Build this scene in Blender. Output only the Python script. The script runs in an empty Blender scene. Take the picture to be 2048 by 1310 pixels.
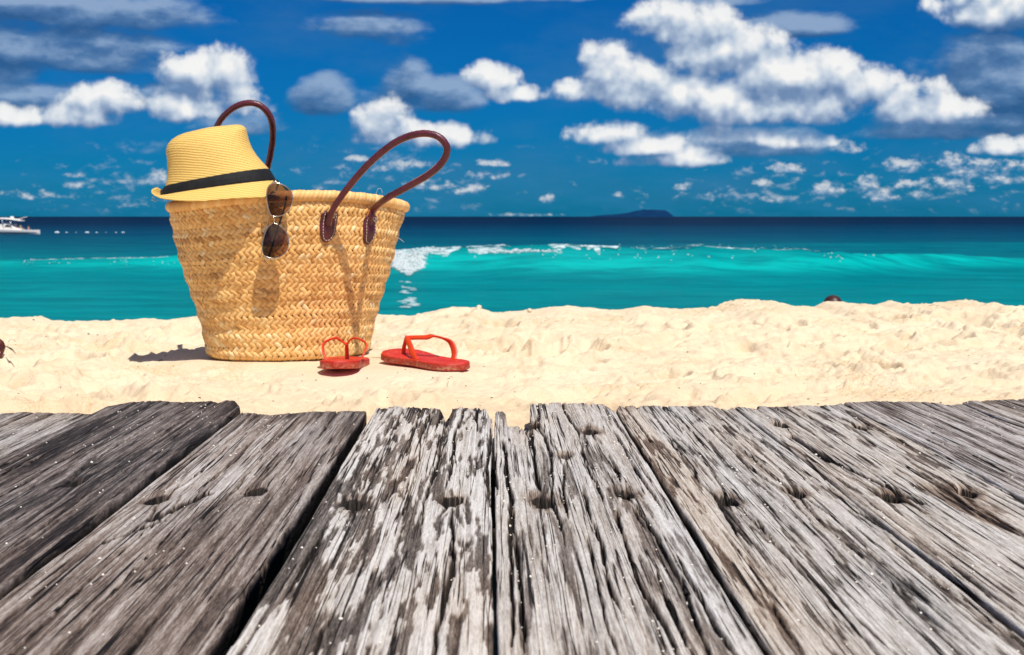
import bpy, math, random
import numpy as np
from mathutils import Vector, Matrix

random.seed(7)
rng = np.random.default_rng(11)
scene = bpy.context.scene
COL = scene.collection
FPX = 2844.0                      # focal length in pixels of the 2048 px wide photograph
CAMZ = 0.30                       # camera height above the sand
SEA = -2.2                        # sea level

# ------------------------------------------------------------------ camera
cam_d = bpy.data.cameras.new('camera')
cam = bpy.data.objects.new('camera', cam_d)
COL.objects.link(cam)
cam.location = (0, 0, CAMZ)
cam.rotation_euler = (math.radians(90), 0, 0)
cam_d.sensor_width = 36
cam_d.lens = 36 * FPX / 2048
cam_d.shift_y = -(655 - 433) / 2048
cam_d.clip_start = 0.02
cam_d.clip_end = 60000
cam_d.dof.use_dof = True
cam_d.dof.focus_distance = 1.8
cam_d.dof.aperture_fstop = 20.0
scene.camera = cam

# ------------------------------------------------------------------ sun direction, exposure
SUN = Vector((0.27, -0.50, 1.0)).normalized()
sun_el = math.asin(SUN.z)
sun_az = math.atan2(SUN.x, SUN.y)
ld = bpy.data.lights.new('sun', 'SUN')
ld.energy = 4.9
ld.angle = math.radians(0.5)
ld.color = (1.0, 0.95, 0.87)
sun = bpy.data.objects.new('sun', ld)
COL.objects.link(sun)
sun.rotation_euler = SUN.to_track_quat('Z', 'Y').to_euler()
sun.location = (2, -4, 9)
scene.view_settings.view_transform = 'Standard'
scene.view_settings.look = 'None'
scene.view_settings.exposure = 0.0
scene.view_settings.gamma = 1.0
scene.view_settings.use_curve_mapping = False
scene.cycles.max_bounces = 5
scene.cycles.use_denoising = True
scene.cycles.transparent_max_bounces = 8

# ------------------------------------------------------------------ node helpers
class NT:
    def __init__(self, tree):
        self.t = tree; self.n = tree.nodes; self.l = tree.links
    def node(self, kind, **kw):
        nd = self.n.new(kind)
        for k, v in kw.items():
            setattr(nd, k, v)
        return nd
    def put(self, sock, v):
        if v is None: return
        if isinstance(v, bpy.types.NodeSocket): self.l.new(v, sock)
        else: sock.default_value = v
    def math(self, op, a, b=None, c=None, clamp=False):
        nd = self.node('ShaderNodeMath', operation=op, use_clamp=clamp)
        self.put(nd.inputs[0], a); self.put(nd.inputs[1], b); self.put(nd.inputs[2], c)
        return nd.outputs[0]
    def vmath(self, op, a, b=None):
        nd = self.node('ShaderNodeVectorMath', operation=op)
        self.put(nd.inputs[0], a); self.put(nd.inputs[1], b)
        return nd.outputs['Value'] if op in ('DOT_PRODUCT', 'LENGTH') else nd.outputs[0]
    def noise(self, vec, scale, detail=4, rough=0.5, dist=0.0, dim='3D'):
        nd = self.node('ShaderNodeTexNoise', noise_dimensions=dim)
        self.put(nd.inputs['Vector'], vec)
        nd.inputs['Scale'].default_value = scale; nd.inputs['Detail'].default_value = detail
        nd.inputs['Roughness'].default_value = rough; nd.inputs['Distortion'].default_value = dist
        return nd.outputs['Fac']
    def ramp(self, fac, stops, interp='LINEAR'):
        nd = self.node('ShaderNodeValToRGB')
        self.put(nd.inputs[0], fac)
        cr = nd.color_ramp; cr.interpolation = interp
        while len(cr.elements) < len(stops): cr.elements.new(0.5)
        for e, (p, c) in zip(cr.elements, stops):
            e.position = p; e.color = (*c, 1) if len(c) == 3 else c
        return nd.outputs[0]
    def mix(self, fac, a, b, blend='MIX'):
        nd = self.node('ShaderNodeMix', data_type='RGBA', blend_type=blend)
        self.put(nd.inputs[0], fac)
        for s, v in ((nd.inputs[6], a), (nd.inputs[7], b)):
            if isinstance(v, tuple) and len(v) == 3: v = (*v, 1)
            self.put(s, v)
        return nd.outputs[2]
    def maprange(self, v, a, b, c=0.0, d=1.0, smooth=False):
        nd = self.node('ShaderNodeMapRange')
        if smooth: nd.interpolation_type = 'SMOOTHSTEP'
        self.put(nd.inputs[0], v)
        for i, x in enumerate((a, b, c, d)): self.put(nd.inputs[1 + i], x)
        return nd.outputs[0]
    def mapping(self, vec, scale=(1, 1, 1), loc=(0, 0, 0), rot=(0, 0, 0)):
        nd = self.node('ShaderNodeMapping')
        self.put(nd.inputs[0], vec)
        nd.inputs['Location'].default_value = loc; nd.inputs['Rotation'].default_value = rot
        nd.inputs['Scale'].default_value = scale
        return nd.outputs[0]
    def obj(self):
        return self.node('ShaderNodeTexCoord').outputs['Object']
    def attr(self, name):
        return self.node('ShaderNodeAttribute', attribute_name=name)
    def bump(self, h, strength=0.3, dist=0.01, normal=None):
        nd = self.node('ShaderNodeBump')
        nd.inputs['Strength'].default_value = strength; nd.inputs['Distance'].default_value = dist
        self.put(nd.inputs['Height'], h); self.put(nd.inputs['Normal'], normal)
        return nd.outputs[0]

def new_mat(name):
    m = bpy.data.materials.new(name); m.use_nodes = True
    nt = NT(m.node_tree)
    return m, nt, m.node_tree.nodes['Principled BSDF']

def simple_mat(name, col, rough=0.6, metal=0.0, var=0.12, scale=60, bump=0.0, spec=0.5, bscale=300):
    m, nt, p = new_mat(name)
    oc = nt.obj()
    n = nt.noise(oc, scale, 4, 0.6)
    dark = tuple(c * (1 - var) for c in col); light = tuple(min(1, c * (1 + var)) for c in col)
    nt.put(p.inputs['Base Color'], nt.ramp(n, [(0.3, dark), (0.7, light)]))
    p.inputs['Roughness'].default_value = rough; p.inputs['Metallic'].default_value = metal
    p.inputs['Specular IOR Level'].default_value = spec
    if bump: nt.put(p.inputs['Normal'], nt.bump(nt.noise(oc, bscale, 3), bump, 0.001))
    return m

# ------------------------------------------------------------------ world: Nishita sky with procedural clouds
world = bpy.data.worlds.new('World'); scene.world = world; world.use_nodes = True
W = NT(world.node_tree)
bg = world.node_tree.nodes['Background']
SKYMUL = 0.10
sky = W.node('ShaderNodeTexSky', sky_type='NISHITA')
sky.sun_disc = False
sky.sun_elevation = sun_el
sky.sun_rotation = sun_az
sky.air_density = 1.0; sky.dust_density = 0.3; sky.ozone_density = 3.0
tc = W.node('ShaderNodeTexCoord').outputs['Generated']
sep = W.node('ShaderNodeSeparateXYZ'); W.put(sep.inputs[0], tc)
az = W.math('ARCTAN2', sep.outputs[0], sep.outputs[1])
el = W.math('ARCSINE', sep.outputs[2])
skyc = W.mix(1.0, sky.outputs[0], (0.008, 0.265, 0.64), 'MULTIPLY')
nO = W.noise(tc, 3.0, 4, 0.58, 0.3)
outside = W.math('MAXIMUM', W.maprange(W.math('ABSOLUTE', az), 0.40, 0.55, smooth=True), W.maprange(el, 0.19, 0.30, smooth=True))
aO = W.math('MULTIPLY', W.maprange(nO, 0.50, 0.64, smooth=True), W.math('MULTIPLY', outside, W.maprange(el, 0.0, 0.06, smooth=True)))
colO = W.ramp(W.maprange(nO, 0.5, 0.8), [(0.0, (0.45, 0.55, 0.7)), (0.5, (0.9, 0.9, 0.92)), (1.0, (0.62, 0.66, 0.74))])
K = 1.0 / SKYMUL
W.put(bg.inputs[0], W.mix(aO, skyc, W.mix(1.0, colO, (K, K, K), 'MULTIPLY')))
bg.inputs[1].default_value = SKYMUL

# ------------------------------------------------------------------ object helpers
def tag(o, label=None, cat=None, group=None, kind=None):
    if label: o['label'] = label
    if cat: o['category'] = cat
    if group: o['group'] = group
    if kind: o['kind'] = kind
    return o
def empty(name, loc=(0, 0, 0), rot=(0, 0, 0)):
    o = bpy.data.objects.new(name, None); COL.objects.link(o)
    o.location = loc; o.rotation_euler = rot; o.empty_display_size = 0.05
    return o
def link(name, me, mat, parent=None, smooth=True):
    o = bpy.data.objects.new(name, me); COL.objects.link(o)
    if mat is not None:
        me.materials.append(mat)
    if parent is not None: o.parent = parent
    if smooth and len(me.polygons):
        me.polygons.foreach_set('use_smooth', np.ones(len(me.polygons), dtype=bool))
    return o
def quads_mesh(name, V, Q, attrs=None):
    """fast mesh from numpy vertices and quads"""
    me = bpy.data.meshes.new(name)
    V = np.asarray(V, dtype=np.float32); Q = np.asarray(Q, dtype=np.int32)
    k = Q.shape[1]
    me.vertices.add(len(V)); me.vertices.foreach_set('co', V.ravel())
    me.loops.add(Q.size); me.loops.foreach_set('vertex_index', Q.ravel())
    me.polygons.add(len(Q))
    me.polygons.foreach_set('loop_start', np.arange(0, Q.size, k, dtype=np.int32))
    for nm, arr in (attrs or {}).items():
        a = me.attributes.new(nm, 'FLOAT', 'POINT'); a.data.foreach_set('value', np.asarray(arr, dtype=np.float32).ravel())
    me.update(calc_edges=True); me.validate()
    return me
def grid_quads(nr, nc, wrap=False, off=0):
    r = np.arange(nr - 1)[:, None]; c = np.arange(nc if wrap else nc - 1)[None, :]
    c2 = (c + 1) % nc
    a = r * nc + c; b = r * nc + c2
    return (np.stack([a, b, b + nc, a + nc], -1).reshape(-1, 4) + off).astype(np.int32)
def pydata(name, V, F, mat, parent=None, smooth=True):
    me = bpy.data.meshes.new(name); me.from_pydata([tuple(v) for v in V], [], F); me.update()
    return link(name, me, mat, parent, smooth)

def hash2(ix, iy, seed):
    h = (ix.astype(np.int64) * 374761393 + iy.astype(np.int64) * 668265263 + seed * 1442695041) & 0xffffffff
    h = ((h ^ (h >> 13)) * 1274126177) & 0xffffffff
    h = ((h ^ (h >> 16)) * 2246822519) & 0xffffffff
    return ((h ^ (h >> 15)) & 0xffffff) / float(0xffffff)
def vn(x, y, seed=0):
    x = np.asarray(x, float); y = np.asarray(y, float); x, y = np.broadcast_arrays(x, y)
    xi = np.floor(x); yi = np.floor(y); fx = x - xi; fy = y - yi
    fx = fx * fx * fx * (fx * (fx * 6 - 15) + 10); fy = fy * fy * fy * (fy * (fy * 6 - 15) + 10)
    a = hash2(xi, yi, seed); b = hash2(xi + 1, yi, seed); c = hash2(xi, yi + 1, seed); d = hash2(xi + 1, yi + 1, seed)
    return (a + (b - a) * fx) * (1 - fy) + (c + (d - c) * fx) * fy
def fbm(x, y, seed=0, octv=4, gain=0.5):
    s = 0; amp = 1; tot = 0
    for o in range(octv):
        s = s + amp * vn(x * 2 ** o + 17.3 * o, y * 2 ** o - 9.1 * o, seed + o * 31); tot += amp; amp *= gain
    return s / tot
def sst(a, b, x):
    t = np.clip((x - a) / (b - a), 0, 1); return t * t * (3 - 2 * t)
def P3(px, py, d):
    return Vector(((px - 1024) / FPX * d, d, CAMZ + (433 - py) / FPX * d))

def catmull(pts, n):
    P = [Vector(p) for p in pts]; P = [P[0] * 2 - P[1]] + P + [P[-1] * 2 - P[-2]]
    out = []
    for i in range(1, len(P) - 2):
        for k in range(n):
            t = k / n; t2 = t * t; t3 = t2 * t
            out.append(0.5 * ((2 * P[i]) + (P[i + 1] - P[i - 1]) * t + (2 * P[i - 1] - 5 * P[i] + 4 * P[i + 1] - P[i + 2]) * t2
                       + (3 * P[i] - P[i - 1] - 3 * P[i + 1] + P[i + 2]) * t3))
    out.append(P[-2].copy())
    return out
def tube(path, rad, ns=10, closed=False, section=None, ridge=None):
    """swept tube; rad number or function of 0..1; section (sx, sy) flattening"""
    V = []; F = []; n = len(path)
    up_ = Vector((0, 0, 1)); prevN = None
    for i, p in enumerate(path):
        if closed: t = path[(i + 1) % n] - path[i - 1]
        else: t = path[min(i + 1, n - 1)] - path[max(i - 1, 0)]
        t.normalize()
        if prevN is None:
            a = t.cross(up_)
            if a.length < 1e-3: a = t.cross(Vector((1, 0, 0)))
            a.normalize()
        else:
            a = prevN - t * prevN.dot(t); a.normalize()
        prevN = a; b = t.cross(a)
        r = rad(i / (n - 1)) if callable(rad) else rad
        for k in range(ns):
            th = 2 * math.pi * k / ns
            rr = r * (1 + (ridge(i, th) if ridge else 0))
            sx, sy = section or (1, 1)
            V.append(p + a * math.cos(th) * rr * sx + b * math.sin(th) * rr * sy)
    for i in range(n if closed else n - 1):
        j = (i + 1) % n
        for k in range(ns):
            k2 = (k + 1) % ns
            F.append((i * ns + k, i * ns + k2, j * ns + k2, j * ns + k))
    if not closed:
        F.append(tuple(range(ns))[::-1]); F.append(tuple((n - 1) * ns + k for k in range(ns)))
    return V, F
def merge(parts):
    V = []; F = []
    for v, f in parts:
        o = len(V); V += list(v); F += [tuple(i + o for i in q) for q in f]
    return V, F
def box(cx, cy, cz, sx, sy, sz):
    V = [(cx + a * sx / 2, cy + b * sy / 2, cz + c * sz / 2) for a in (-1, 1) for b in (-1, 1) for c in (-1, 1)]
    F = [(0, 1, 3, 2), (4, 6, 7, 5), (0, 4, 5, 1), (2, 3, 7, 6), (0, 2, 6, 4), (1, 5, 7, 3)]
    return V, F
def ico(sub=1):
    import bmesh
    bm = bmesh.new(); bmesh.ops.create_icosphere(bm, subdivisions=sub, radius=1)
    V = np.array([v.co[:] for v in bm.verts]); F = np.array([[v.index for v in f.verts] for f in bm.faces]); bm.free()
    return V, F
def scatter_mesh(name, centers, sizes, mat, sub=1, seed=0, jitter=0.25, parent=None, attrs=None):
    v0, f0 = ico(sub); n = len(centers); r = np.random.default_rng(seed)
    jit = 1 + jitter * (r.random((n, len(v0), 1)) - 0.5) * 2
    V = (v0[None] * jit * np.asarray(sizes)[:, None, :] + np.asarray(centers)[:, None, :]).reshape(-1, 3)
    F = (f0[None] + (np.arange(n) * len(v0))[:, None, None]).reshape(-1, 3)
    me = quads_mesh(name, V, F)
    return link(name, me, mat, parent)

# ================================================================== SKY (clouds low in front of the blue)
def build_sky():
    m = bpy.data.materials.new('cloudy_sky'); m.use_nodes = True
    W = NT(m.node_tree); W.n.clear()
    so = W.node('ShaderNodeSeparateXYZ'); W.put(so.inputs[0], W.node('ShaderNodeTexCoord').outputs['Object'])
    az = W.math('ARCTAN2', so.outputs[0], so.outputs[1])
    hyp = W.math('SQRT', W.math('ADD', W.math('MULTIPLY', so.outputs[0], so.outputs[0]), W.math('MULTIPLY', so.outputs[1], so.outputs[1])))
    el = W.math('ARCTAN2', so.outputs[2], hyp)
    comb = W.node('ShaderNodeCombineXYZ'); W.put(comb.inputs[0], az); W.put(comb.inputs[1], el)
    PV = comb.outputs[0]
    def azel(px, py):
        x = (px - 1024) / FPX
        return math.atan(x), math.atan((433 - py) / FPX / math.sqrt(1 + x * x))

    def density_group(name, blobs, k, lump, detail=7, squash=1.0):
        """height field of a cloud bank: soft union of ellipses broken up by noise"""
        g = bpy.data.node_groups.new(name, 'ShaderNodeTree')
        g.interface.new_socket('P', in_out='INPUT', socket_type='NodeSocketVector')
        g.interface.new_socket('D', in_out='OUTPUT', socket_type='NodeSocketFloat')
        N = NT(g)
        gi = N.node('NodeGroupInput').outputs[0]; go = N.node('NodeGroupOutput')
        acc = None
        for px, py, rx, ry, amp in blobs:
            a, e = azel(px, py)
            d = N.vmath('SUBTRACT', gi, (a, e, 0))
            d = N.vmath('MULTIPLY', d, (FPX / rx / 1.24, FPX / ry / 1.18, 0))
            dn = N.vmath('MULTIPLY', N.vmath('MINIMUM', d, (0, 0, 0)), (0, .7, 0))      # flatter base than top
            d = N.vmath('ADD', d, dn)
            q = N.vmath('DOT_PRODUCT', d, d)
            h = N.math('MULTIPLY', N.math('SUBTRACT', 1.0, q), amp * .72)
            if acc is None: acc = h
            else:
                s = N.node('ShaderNodeMath', operation='SMOOTH_MAX')
                N.put(s.inputs[0], acc); N.put(s.inputs[1], h); s.inputs[2].default_value = 0.25
                acc = s.outputs[0]
        acc = N.math('MAXIMUM', acc, -1.2)
        n1 = N.noise(N.mapping(gi, (1, squash, 1)), 1 / lump, detail, 0.60, 0.10, '2D')
        v = N.node('ShaderNodeTexVoronoi', feature='SMOOTH_F1', voronoi_dimensions='2D')
        N.put(v.inputs['Vector'], N.mapping(gi, (1, squash, 1), (0.3, 0.2, 0)))
        v.inputs['Scale'].default_value = 1.5 / lump; v.inputs['Detail'].default_value = min(2.0, detail - 1)
        v.inputs['Roughness'].default_value = 0.55; v.inputs['Smoothness'].default_value = 0.35
        bill = N.math('SUBTRACT', 0.60, v.outputs['Distance'])
        n = N.math('ADD', N.math('MULTIPLY', N.math('SUBTRACT', n1, 0.5), 2.3), N.math('MULTIPLY', bill, 0.45))
        N.put(go.inputs[0], N.math('ADD', acc, N.math('MULTIPLY', n, k)))
        return g

    bright = [(420, 150, 85, 58, 1), (470, 200, 60, 55, .8), (390, 215, 100, 42, .9), (345, 225, 50, 30, .7),
              (215, 205, 75, 45, .9), (120, 235, 110, 30, .8), (40, 235, 70, 28, .8),
              (775, 245, 60, 45, .8), (890, 275, 90, 32, .8), (780, 275, 70, 30, .7),
              (990, 160, 55, 36, .9), (1050, 190, 80, 24, .8),
              (1175, 115, 28, 32, .8), (1225, 145, 70, 55, 1), (1180, 185, 80, 34, .9), (1300, 190, 110, 65, 1),
              (1320, 40, 70, 45, .7), (1400, 60, 90, 55, 1.1), (1460, 120, 120, 65, 1.2), (1560, 150, 110, 70, 1.2),
              (1400, 200, 150, 60, 1.1), (1600, 215, 130, 60, 1.1), (1660, 160, 85, 55, 1), (1740, 185, 70, 52, 1), (1500, 215, 120, 60, 1),
              (1820, 205, 80, 48, .9), (1880, 225, 90, 36, .9),
              (1220, 270, 75, 30, .75), (1300, 295, 85, 26, .7), (1400, 318, 60, 24, .9), (1600, 285, 55, 25, .7), (1480, 275, 110, 26, .6),
              (2030, 295, 65, 24, .8), (1350, 325, 80, 16, .6), (1995, 20, 85, 55, .8), (1930, 5, 60, 30, .5)]
    grey = [(648, 200, 62, 50, 1.0), (100, 10, 260, 30, .8), (150, 35, 260, 38, .95), (60, 95, 230, 58, 1.0), (200, 130, 130, 36, .9), (60, 200, 200, 40, .9), (30, 150, 60, 40, .7),
            (840, -5, 260, 22, .9), (740, 55, 110, 34, .8), (800, 80, 60, 24, .5),
            (815, 175, 48, 70, .9), (895, 200, 65, 44, 1.0), (790, 210, 80, 36, .7), (340, 185, 70, 26, .5),
            (1600, 55, 110, 32, .9), (1420, 5, 110, 16, .8),
            (2000, 30, 90, 55, 1), (1970, 125, 95, 55, .9), (2030, 185, 150, 75, 1.2), (1960, 235, 160, 44, 1.0), (1960, 150, 110, 70, .9), (1870, 150, 70, 36, .6),
            (1470, 290, 190, 36, .7), (300, 300, 60, 14, .35), (1930, 265, 200, 22, .7), (500, 255, 90, 24, .4)]
    gB = density_group('cloud_bright', bright, 0.62, 0.030, 8)
    gG = density_group('cloud_grey', grey, 0.52, 0.055, 6, 2.0)

    small = [(1695, 298, 34, 15, .8), (1575, 337, 34, 13, .8), (1805, 335, 34, 18, 1), (1905, 325, 32, 17, .9), (1425, 395, 16, 12, .6), (1655, 382, 34, 20, .9), (1735, 368, 24, 22, 1), (1760, 392, 34, 18, .9),
             (1810, 370, 22, 13, .9), (1835, 388, 30, 12, .7), (1895, 372, 50, 20, .9), (1930, 350, 40, 14, .8), (1965, 335, 60, 16, .8), (2010, 360, 50, 16, .8), (2035, 335, 40, 14, .8), (1525, 372, 18, 12, .7),
             (1095, 396, 14, 14, .8), (1235, 390, 14, 10, .6), (1360, 375, 20, 12, .5), (700, 318, 16, 8, .7), (722, 318, 24, 9, .8), (800, 335, 50, 16, .7), (985, 328, 32, 10, .8), (975, 352, 40, 12, .6),
             (860, 372, 42, 14, .8), (940, 380, 40, 16, .8), (318, 360, 20, 22, 1), (150, 350, 18, 9, .7), (155, 372, 26, 10, .6), (75, 392, 60, 10, .5), (1555, 400, 30, 8, .5), (1050, 430, 60, 4, .5)]
    gT = density_group('cloud_small', small, 0.75, 0.0105, 6, 1.5)
    gBs = density_group('cloud_bright_shape', bright, 0.62, 0.030, 2.5)

    def use(g, P):
        nd = W.node('ShaderNodeGroup'); nd.node_tree = g; W.put(nd.inputs[0], P); return nd.outputs[0]
    dB = use(gB, PV)
    dBs = use(gBs, PV)
    dB2 = use(gBs, W.vmath('ADD', PV, (0.0036, 0.0105, 0)))
    dG = use(gG, PV)
    dG2 = use(gG, W.vmath('ADD', PV, (0.004, 0.009, 0)))
    aB = W.maprange(dB, -0.06, 0.44, smooth=True)
    aG = W.maprange(dG, -0.08, 0.50, 0, 0.80, smooth=True)
    lit = W.math('ADD', W.math('MULTIPLY', W.math('SUBTRACT', dBs, dB2), 1.05), 0.455)
    lit = W.math('ADD', lit, W.math('MULTIPLY', W.math('SUBTRACT', dB, dBs), 0.35), clamp=True)
    lit = W.math('ADD', W.math('MULTIPLY', lit, 0.8), W.math('MULTIPLY', W.maprange(dB, 0.0, 1.0), 0.22), clamp=True)
    colB = W.ramp(lit, [(0.05, (0.13, 0.23, 0.42)), (0.34, (0.29, 0.39, 0.56)), (0.58, (0.52, 0.61, 0.73)), (0.95, (0.91, 0.91, 0.90))])
    litG = W.math('ADD', W.math('MULTIPLY', W.math('SUBTRACT', dG, dG2), 1.1), 0.45, clamp=True)
    colG = W.ramp(litG, [(0.1, (0.035, 0.10, 0.24)), (0.5, (0.10, 0.20, 0.38)), (0.95, (0.32, 0.44, 0.62))])
    # small far cumulus in a low band, and loose clouds in the parts of the sky outside the picture
    ps = W.mapping(PV, (1, 1.9, 1), (0.37, 0.11, 0))
    nS = W.noise(ps, 62, 5, 0.6, 0.2)
    nS2 = W.noise(W.vmath('ADD', ps, (0.0010, 0.0045, 0)), 62, 5, 0.6, 0.2)
    big = W.noise(PV, 9, 2, 0.5)
    band = W.math('MULTIPLY', W.maprange(el, 0.0, 0.008, smooth=True), W.maprange(el, 0.060, 0.028, smooth=True))
    aS = W.math('MULTIPLY', W.maprange(W.math('ADD', W.math('ADD', nS, W.math('MULTIPLY', az, 0.10)), W.math('MULTIPLY', W.math('SUBTRACT', big, 0.5), 0.6)), 0.55, 0.78, 0, 0.38, smooth=True), band)
    colS = W.ramp(W.math('ADD', W.math('MULTIPLY', W.math('SUBTRACT', nS, nS2), 5.0), 0.5, clamp=True),
                  [(0.2, (0.16, 0.30, 0.50)), (0.9, (0.72, 0.74, 0.80))])
    haze_low = W.math('MULTIPLY', W.maprange(W.noise(W.mapping(PV, (1, 4, 1)), 16, 4, 0.6), 0.40, 0.75), W.maprange(el, 0.055, 0.0, 0, 0.34, smooth=True))

    dT = use(gT, PV); dT2 = use(gT, W.vmath('ADD', PV, (0.0012, 0.0040, 0)))
    aT = W.maprange(dT, -0.05, 0.75, 0, 0.80, smooth=True)
    colT = W.ramp(W.math('ADD', W.math('MULTIPLY', W.math('SUBTRACT', dT, dT2), 0.9), 0.5, clamp=True), [(0.1, (0.10, 0.24, 0.44)), (0.6, (0.34, 0.45, 0.60)), (1.0, (0.74, 0.76, 0.78))])
    edge = W.math('MULTIPLY', W.maprange(W.math('ABSOLUTE', az), 0.46, 0.40, smooth=True), W.maprange(el, 0.23, 0.18, smooth=True))
    edge = W.math('MULTIPLY', edge, W.maprange(el, -0.001, 0.0005))
    def premul(c, a): return W.vmath('MULTIPLY', c, a)
    def over(P, A, c, a):
        na = W.math('SUBTRACT', 1.0, a)
        return W.vmath('ADD', W.vmath('MULTIPLY', P, na), W.vmath('MULTIPLY', c, a)), W.math('ADD', W.math('MULTIPLY', A, na), a)
    P, A = W.vmath('MULTIPLY', (0.05, 0.25, 0.52), haze_low), haze_low
    veil = W.math('MULTIPLY', W.maprange(W.noise(W.mapping(PV, (1, 2.6, 1), (2, 1, 0)), 7, 5, 0.6), 0.42, 0.72, 0, 0.30, smooth=True), W.maprange(el, 0.0, 0.02))
    P, A = over(P, A, (0.07, 0.19, 0.38), veil)
    P, A = over(P, A, colS, aS)
    P, A = over(P, A, colT, aT)
    P, A = over(P, A, colG, aG)
    P, A = over(P, A, colB, aB)
    P = W.vmath('MULTIPLY', P, edge); A = W.math('MULTIPLY', A, edge)
    em = W.node('ShaderNodeEmission'); W.put(em.inputs[0], P)
    tr = W.node('ShaderNodeBsdfTransparent'); ia = W.math('SUBTRACT', 1.0, A, clamp=True)
    cc = W.node('ShaderNodeCombineXYZ'); [W.put(cc.inputs[i], ia) for i in range(3)]
    W.put(tr.inputs[0], cc.outputs[0])
    ad = W.node('ShaderNodeAddShader'); W.l.new(em.outputs[0], ad.inputs[0]); W.l.new(tr.outputs[0], ad.inputs[1])
    mo = W.node('ShaderNodeOutputMaterial'); W.l.new(ad.outputs[0], mo.inputs[0])
    R = 30000.0; a_ = np.linspace(-.47, .47, 40)[None, :]; e_ = np.linspace(-.002, .24, 20)[:, None]
    V = np.stack([R * np.sin(a_) * np.cos(e_), R * np.cos(a_) * np.cos(e_), R * np.sin(e_) + 0 * a_], -1).reshape(-1, 3)
    o = link('sky', quads_mesh('sky', V, grid_quads(20, 40)), m); o.location = (0, 0, CAMZ)
    m.cycles.emission_sampling = 'NONE'
    tag(o, kind='structure')
build_sky()

# ================================================================== SEA
def wave_shape(X, Y):
    px = X / Y * FPX + 1024
    cd = 60 + 5 * (fbm(X / 11, X * 0, 5, 3) - .5) + 7 * sst(1500, 2100, px) + 3 * sst(700, 100, px)
    hg = np.interp(px, [-400, 150, 420, 700, 830, 1100, 1400, 1600, 1850, 2100, 2500], [.45, .55, .75, .90, 1.05, 1.12, 1.12, 1.05, .72, .42, .30])
    hg = hg * (0.90 + 0.10 * fbm(X / 1.6, X * 0, 8, 3) + .22 * (fbm(X / 6.0, X * 0, 18, 2) - .4))
    dd = Y - cd
    wave = hg * np.where(dd < 0, np.exp(-(dd / 3.6) ** 2), np.exp(-(dd / 11.0) ** 2))
    wave = wave + 0.10 * hg * np.exp(-((dd + .2) / .5) ** 2)      # lip just in front of the crest
    return cd, hg, dd, wave
def on_sea(px, py):
    """first point of the sea seen in direction px, py"""
    d = np.arange(40.0, 75, .1); X = (px - 1024) / FPX * d
    z = SEA + wave_shape(X, d)[3]; ray = CAMZ + (433 - py) / FPX * d
    k = np.flatnonzero(ray < z + .05)
    dq = d[k[0]] if len(k) else 59.5
    return ((px - 1024) / FPX * dq, dq - .15, CAMZ + (433 - py) / FPX * dq)
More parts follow.
